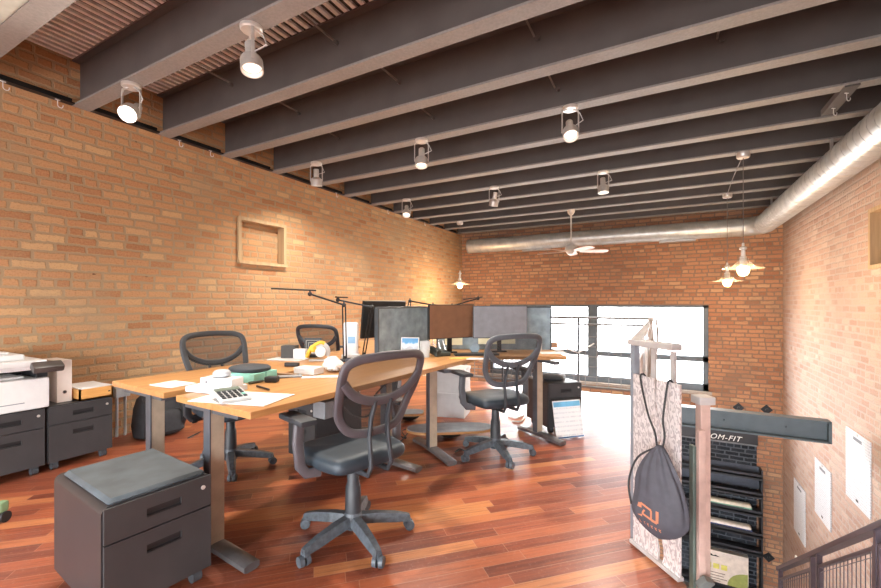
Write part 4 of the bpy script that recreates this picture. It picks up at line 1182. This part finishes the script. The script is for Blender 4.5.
# newel post and shorter bar at the head of the stair
nw = empty('newel_post', (.15, 2.2, -.3), T, 'tall pinkish steel newel post with a square cap at the stair head', 'post')
m = MB(); m.box((0, 0, .535), (.044, .04, 1.07), 0, .003); m.build('shaft', COPPER, nw, smooth=False)
m = MB(); m.box((0, 0, 1.085), (.07, .07, .035), 0, .004); m.build('cap', RAILW, nw, smooth=False)
m = MB(); m.box((-.03, -.035, .48), (.03, .02, .96), 0, .002); m.build('side_bar', COPPER, nw, smooth=False)
m = MB(); m.box((-.046, .0, .4), (.014, .03, .96), 0, .002); m.build('side_plate', mat('green_grey_steel', '#6c7a74', .4, .5), nw, smooth=False)
m = MB(); m.box((-.03, -.06, .3), (.05, .03, .06), .3, .006, None, 2, Euler((.5, .4, .2)).to_matrix()); m.build('clamp', mat('clamp_grey', '#7b7d7b', .4, .5), nw)

# stair rail
S = .667
def zr(y, top=.0): return -1.253+(4.889-y)*S+top
sr = empty('stair_rail', (.94, 4.889, -2.15), 0, 'dark steel stair rail descending at the lower right', 'handrail')
SL = Vector((.94, 4.889, -2.15))
def sv(y, z): return Vector((0, y-SL.y, z-SL.z))
m = MB(); m.tube([sv(4.92, zr(4.92)), sv(1.9, zr(1.9))], .02, 4, flat=(.018, .03, (0, -.55, .83))); m.build('handrail', PURP, sr, smooth=False)
for y in (4.87, 3.913, 3.78, 2.87, 2.0):
    m = MB(); m.box(sv(y, zr(y)-.45), (.03, .03, .9)); m.build('baluster', PURP, sr, smooth=False)
for a, b in ((4.84, 3.94), (3.75, 2.9), (2.84, 2.05)):
    m = MB()
    for t_ in (-.1, -.72): m.tube([sv(a, zr(a)+t_), sv(b, zr(b)+t_)], .01, 4, flat=(.012, .012, (0, -.55, .83)))
    for y in (a, b): m.box(sv(y, zr(y)-.41), (.022, .022, .64))
    fp = m.build('panel_frame', PURP, sr, smooth=False)
    m = MB(); n = 14
    for i in range(1, n):
        y = a+(b-a)*i/n; m.cyl(sv(y, zr(y)-.1), sv(y, zr(y)-.72), .0025, seg=5)
    for t_ in (-.14, -.3, -.46, -.6): m.cyl(sv(a, zr(a)+t_), sv(b, zr(b)+t_), .0025, seg=5)
    m.build('wire_grid', PURP, fp)

# ------------------------------------------------------------------ drawstring bag on the guard
pcen = P0+gd*.275+gn*.118+Vector((.022, 0, 0)); BA = math.radians(-22); RB = Matrix.Rotation(-BA, 4, 'Z')
bg = empty('drawstring_bag', (pcen.x, pcen.y, 0), BA, 'charcoal drawstring bag with an orange print hanging on the engraved guard', 'bag')
# local x = along the plate, local y*sy = towards the camera
BZ0, BH = .195, .405
def bag_pt(a, t):
    """a angle, t 0 (bottom) .. 1 (neck)"""
    z = BZ0+BH*t
    rr = .11*(math.sin(min(1, t/.26)*PI/2)**.6 if t < .26 else 1-((t-.26)/.74)**2.3*.9)
    rr = max(rr, .012)
    dpt = .42*rr if t < .9 else .7*rr
    fold = 1+(.02+.13*t*t)*math.sin(11*a+1.2*math.sin(4*t))*min(1, t*2)+.025*math.sin(5*a+9*t)
    x = rr*math.cos(a)*fold-.006*(1-t)+(.008*math.sin(6*t)) - (.02*math.exp(-((t-.25)/.15)**2) if math.cos(a) < -.6 else 0)
    y = dpt*math.sin(a)*fold
    return Vector((x, sy*y, z))
m = MB()
nu, nv = 56, 30
V = m.grid(lambda u, v: bag_pt(2*PI*u, v), nu, nv, True)
m.bm.faces.new([V[i][0] for i in range(nu)]); m.bm.faces.new([V[i][-1] for i in range(nu)])
m.build('bag_body', BAGM, bg, ang=80)
nk = Vector((0.012*math.sin(6), 0, .6))
def hk(x, o, z): return RB @ (P0+gd*x+gn*o+Vector((0, 0, z))-bg.location)
for s in (-1, 1):
    hx = .17+s*.085; m = MB(); m.tube(catmull([nk+Vector((s*.012, 0, -.01)), nk+Vector((s*.02, 0, .05)), nk*.45+hk(hx, .045, .8)*.55, hk(hx, .036, .85), hk(hx, .022, .874), hk(hx, .008, .862)], 5, False), .0048, 6); m.build('drawstring', mat('black_cord', '#26272b', .6), bg)
m = MB(); m.tube(catmull([(-.015, 0, .59), (-.1, .0, .52), (-.14, .0, .4), (-.128, .0, .3)], 5, False), .0045, 6); m.build('drawstring', mat('black_cord', '#26272b', .6), bg)
def bag_proj(x, z):
    t = (z-BZ0)/BH; best = None
    for i in range(200):
        a = .02+(PI-.04)*i/199; p = bag_pt(a, t)
        if best is None or abs(p.x-x) < abs(best.x-x): best = p
    return best+Vector((0, sy*.002, 0))
def stroke(m, pts, w):
    """flat ribbon of width w following (x,z) points laid on the bag surface"""
    for (x0, z0), (x1, z1) in zip(pts, pts[1:]):
        n = 5; d = Vector((x1-x0, z1-z0)).normalized(); nn = Vector((-d.y, d.x))*w/2
        prev = None
        for i in range(n+1):
            t = i/n; x = x0+(x1-x0)*t; z = z0+(z1-z0)*t
            a = m.bm.verts.new(bag_proj(x+nn.x, z+nn.y)); b = m.bm.verts.new(bag_proj(x-nn.x, z-nn.y))
            if prev: m.bm.faces.new((prev[0], a, b, prev[1]))
            prev = (a, b)
LX, LZ, sc = -.07, .285, 1.0
m = MB()
stroke(m, [(LX+.0, LZ+.055), (LX+.05, LZ+.04), (LX+.05, LZ+.0), (LX+.005, LZ+.012)], .009)
stroke(m, [(LX+.0, LZ+.055), (LX-.005, LZ+.035)], .009)
stroke(m, [(LX+.02, LZ+.03), (LX+.0, LZ-.002)], .008)
stroke(m, [(LX+.05, LZ+.0), (LX+.075, LZ-.006), (LX+.075, LZ+.045)], .012)
for i in range(6):
    x = LX-.005+i*.017; stroke(m, [(x, LZ-.02-.002*i), (x+.007, LZ-.034-.002*i)], .004); stroke(m, [(x+.008, LZ-.02-.002*i), (x+.001, LZ-.03-.002*i)], .003)
m.build('printed_emblem', ORANGE, bg)

# ------------------------------------------------------------------ lower floor display and posters
YD = 9.24
dp = empty('display_rack', (1.0, YD, LOW), 0, 'dark display rack with sloped shelves on the lower far wall', 'display rack')
DL = Vector((1.0, YD, LOW))
def db(m, x0, x1, y0, y1, z0, z1): m.bx(x0-DL.x, x1-DL.x, y0-DL.y, y1-DL.y, z0-LOW, z1-LOW)
dx0, dx1 = .1, 1.44
m = MB(); db(m, dx0, dx1, YD-.05, YD, LOW, -.98); m.build('back_panel', BR_D, dp, smooth=False)
m = MB(); db(m, dx0, dx1+.01, YD-.09, YD-.0505, -1.31, -1.12); m.build('header_board', mat('header_black', '#15131c', .4), dp, smooth=False)
m = MB(); db(m, dx0, dx1, YD-.1, YD-.05, -1.335, -1.312); m.build('ledge', mat('rack_grey', '#6b7076', .5), dp, smooth=False)
RK = mat('rack_black', '#22242b', .4)
RKS = mat('rack_slate', '#3c4250', .45)
shelves = [-1.83, -2.15, -2.47, -2.85, -3.16, -3.9]
for z in shelves:
    m = MB(); db(m, dx0, dx1+.05, YD-.3, YD-.05, z, z+.03); db(m, dx0, dx1+.05, YD-.3, YD-.28, z-.03, z+.07); m.build('shelf', RK, dp, smooth=False)
m = MB(); db(m, dx0, dx1+.05, YD-.06, YD-.051, -2.1, -1.7); m.build('upper_face', RKS, dp, smooth=False)
for x in (dx0, dx1+.03):
    m = MB(); db(m, x, x+.025, YD-.27, YD-.05, LOW, -1.7); m.build('side_panel', RK, dp, smooth=False)
# header lettering as far as it can be read
cu = bpy.data.curves.new('txt', 'FONT'); cu.body = 'OM-FIT'; cu.size = .13; cu.extrude = .003; cu.shear = .35; cu.space_character = 1.15
to = bpy.data.objects.new('txt', cu); COL.objects.link(to); bpy.context.view_layer.update()
me = bpy.data.meshes.new_from_object(to.evaluated_get(bpy.context.evaluated_depsgraph_get())); bpy.data.objects.remove(to)
me.materials.append(WHITE); to = bpy.data.objects.new('header_lettering', me); COL.objects.link(to); to.parent = dp
to.rotation_euler = (PI/2, 0, 0); to.location = (.62-DL.x, YD-.0935-DL.y, -1.26-LOW)
p_ = atY(709, 442, YD); to.location = (p_.x-DL.x, YD-.0935-DL.y, -1.285-LOW)
def folded(z, m_, stripe, lab):
    e = empty('folded_shirts', (.96, YD-.19, z), 0, lab, 'folded shirts', 'folded shirts on the display rack')
    m = MB(); m.box((0, 0, .05), (.76, .16, .1), 0, .04, None, 3); m.build('cloth_pile', m_, e)
    m = MB(); m.box((0, -.004, .045), (.772, .162, .022), 0, .009); m.build('fold_stripe', stripe, e)
    return e
folded(-2.439, mat('shirt_cream', '#d5d2c6', .8), mat('shirt_teal', '#6fa092', .8), 'cream and teal folded shirts on the upper rack shelf')
folded(-2.819, mat('shirt_white', '#dcd9d6', .8), mat('shirt_navy', '#3c4f86', .8), 'cream and navy folded shirts on the lower rack shelf')
bx_ = empty('product_box', (.93, YD-.225, -3.868), 0, 'large cream printed box with a green corner low on the rack', 'box')
m = MB(); m.bx(-.46, .36, -.04, .1, 0, .6, .004); m.build('carton', mat('box_cream', '#d9cfc6', .6), bx_, smooth=False)
m = MB(); pts = [(.35, .02), (.35, .3)]+[(.35-.3*math.sin(a), .3-.28*(1-math.cos(a))) for a in [PI/2*i/8 for i in range(1, 9)]]
m.prism(pts, -.043, -.041, 0, XZ); m.build('green_corner', mat('box_green', '#96a05a', .5), bx_, smooth=False)
for i in range(4):
    m = MB(); m.bx(-.4+i*.12, -.4+i*.12+.09, -.043, -.041, .28, .37); m.bx(-.4+i*.12+.02, -.4+i*.12+.06, -.0445, -.0415, .305, .325); m.build('yellow_print', mat('box_yellow', '#d3cf6a', .5), bx_, smooth=False)
m = MB(); m.prism([(-.25, .5), (-.2, .54), (-.16, .51), (-.12, .525), (-.06, .5), (-.16, .495)], -.043, -.041, 0, XZ); m.build('dark_mark', BLACK, bx_, smooth=False)
m = MB(); [m.bx(-.4, -.4+l, -.043, -.041, z, z+.012) for l, z in ((.42, .2), (.4, .15), (.45, .1), (.35, .06))]; m.build('print_lines', mat('print_brown', '#7d6f68', .6), bx_, smooth=False)

def diamond(px, py, lab):
    p = atY(px, py, YF); m = MB(); m.prism([(-.09, 0), (0, -.09), (.09, 0), (0, .09)], -.012, 0, 0, XZ)
    o = m.build('anchor_plate', BLACKM, None, smooth=False, loc=(p.x, YF-.001, p.z)); tag(o, lab, 'anchor plate', 'black diamond anchor plates on the far wall')
    m = MB(); m.cyl((0, -.012, 0), (0, -.04, 0), .022, seg=6); m.build('nut', BLACKM, o, smooth=False)
diamond(738.5, 407.5, 'black diamond anchor plate above the dark beam, left of its pair')
diamond(766.5, 409.5, 'black diamond anchor plate above the dark beam, nearer the corner')
diamond(768.5, 557, 'black diamond anchor plate low beside the display rack')

PMAT = printed('poster_sheet', '#d4d7de', '#9298a2', 34, 2, .02)
for (y0, y1, z0, z1), lab in (((5.70, 6.33, -.95, -.18), 'white printed poster on the right wall, highest and nearest'),
                             ((6.83, 7.44, -1.63, -.895), 'white printed poster on the right wall, middle of three'),
                             ((7.90, 8.49, -2.37, -1.56), 'white printed poster on the right wall, lowest near the corner')):
    e = empty('poster', (XR-.012, (y0+y1)/2, z0), 0, lab, 'poster', 'white posters down the right wall')
    h, w = z1-z0, y1-y0
    m = MB(); m.bx(-.003, .009, -w/2, w/2, 0, h); m.build('sheet', PMAT, e, smooth=False)
    m = MB(); m.bx(-.0045, -.003, -.12, .1, h-.085, h-.05); m.build('title_bar', mat('ink_grey', '#6d727c', .6), e, smooth=False)
    m = MB(); m.bx(-.0045, -.003, -.03, .03, .04, .065); m.build('corner_mark', BLACK, e, smooth=False)
    m = MB(); m.bx(-.008, -.003, -.02, .02, h-.03, h); m.build('clip', GALV, e, smooth=False)
m = MB(); m.cyl((-.05, 0, 0), (0, 0, 0), .012, seg=10); m.cyl((-.05, 0, -.02), (-.05, 0, .06), .02, .014, 10)
tag(m.build('wall_sconce', WHITE, None, loc=(XR-.001, 8.2, -2.72)), 'small white fitting on the right wall below the lowest poster', 'fitting')

# ------------------------------------------------------------------ light
w = bpy.data.worlds.new('sky'); SC.world = w; w.use_nodes = True
nt = w.node_tree; bgn = nt.nodes['Background']
tc = nt.nodes.new('ShaderNodeTexCoord'); sx_ = nt.nodes.new('ShaderNodeSeparateXYZ'); nt.links.new(tc.outputs['Generated'], sx_.inputs[0])
rp = nt.nodes.new('ShaderNodeValToRGB'); nt.links.new(nt.nodes.new('ShaderNodeMath').outputs[0], rp.inputs[0])
mm = rp.inputs[0].links[0].from_node; mm.operation = 'MULTIPLY_ADD'; nt.links.new(sx_.outputs[2], mm.inputs[0]); mm.inputs[1].default_value = .5; mm.inputs[2].default_value = .5
e_ = rp.color_ramp.elements; e_[0].position = .46; e_[0].color = (.36, .36, .36, 1); e_[1].position = .52; e_[1].color = (.95, .98, 1, 1)
# hazier and brighter on the street side (+Y) than behind the camera
st = nt.nodes.new('ShaderNodeMapRange'); st.interpolation_type = 'SMOOTHSTEP'; nt.links.new(sx_.outputs[1], st.inputs[0])
st.inputs[1].default_value = -.3; st.inputs[2].default_value = .6; st.inputs[3].default_value = 9.5; st.inputs[4].default_value = 19.0
nt.links.new(rp.outputs[0], bgn.inputs[0]); nt.links.new(st.outputs[0], bgn.inputs[1])

SC.view_settings.view_transform = 'Standard'; SC.view_settings.look = 'None'; SC.view_settings.gamma = 1; SC.view_settings.use_curve_mapping = False
SC.view_settings.exposure = 1.15
SC.cycles.max_bounces = 8; SC.cycles.diffuse_bounces = 5; SC.cycles.glossy_bounces = 4; SC.cycles.transparent_max_bounces = 16; SC.cycles.sample_clamp_indirect = 6
SC.cycles.use_denoising = True
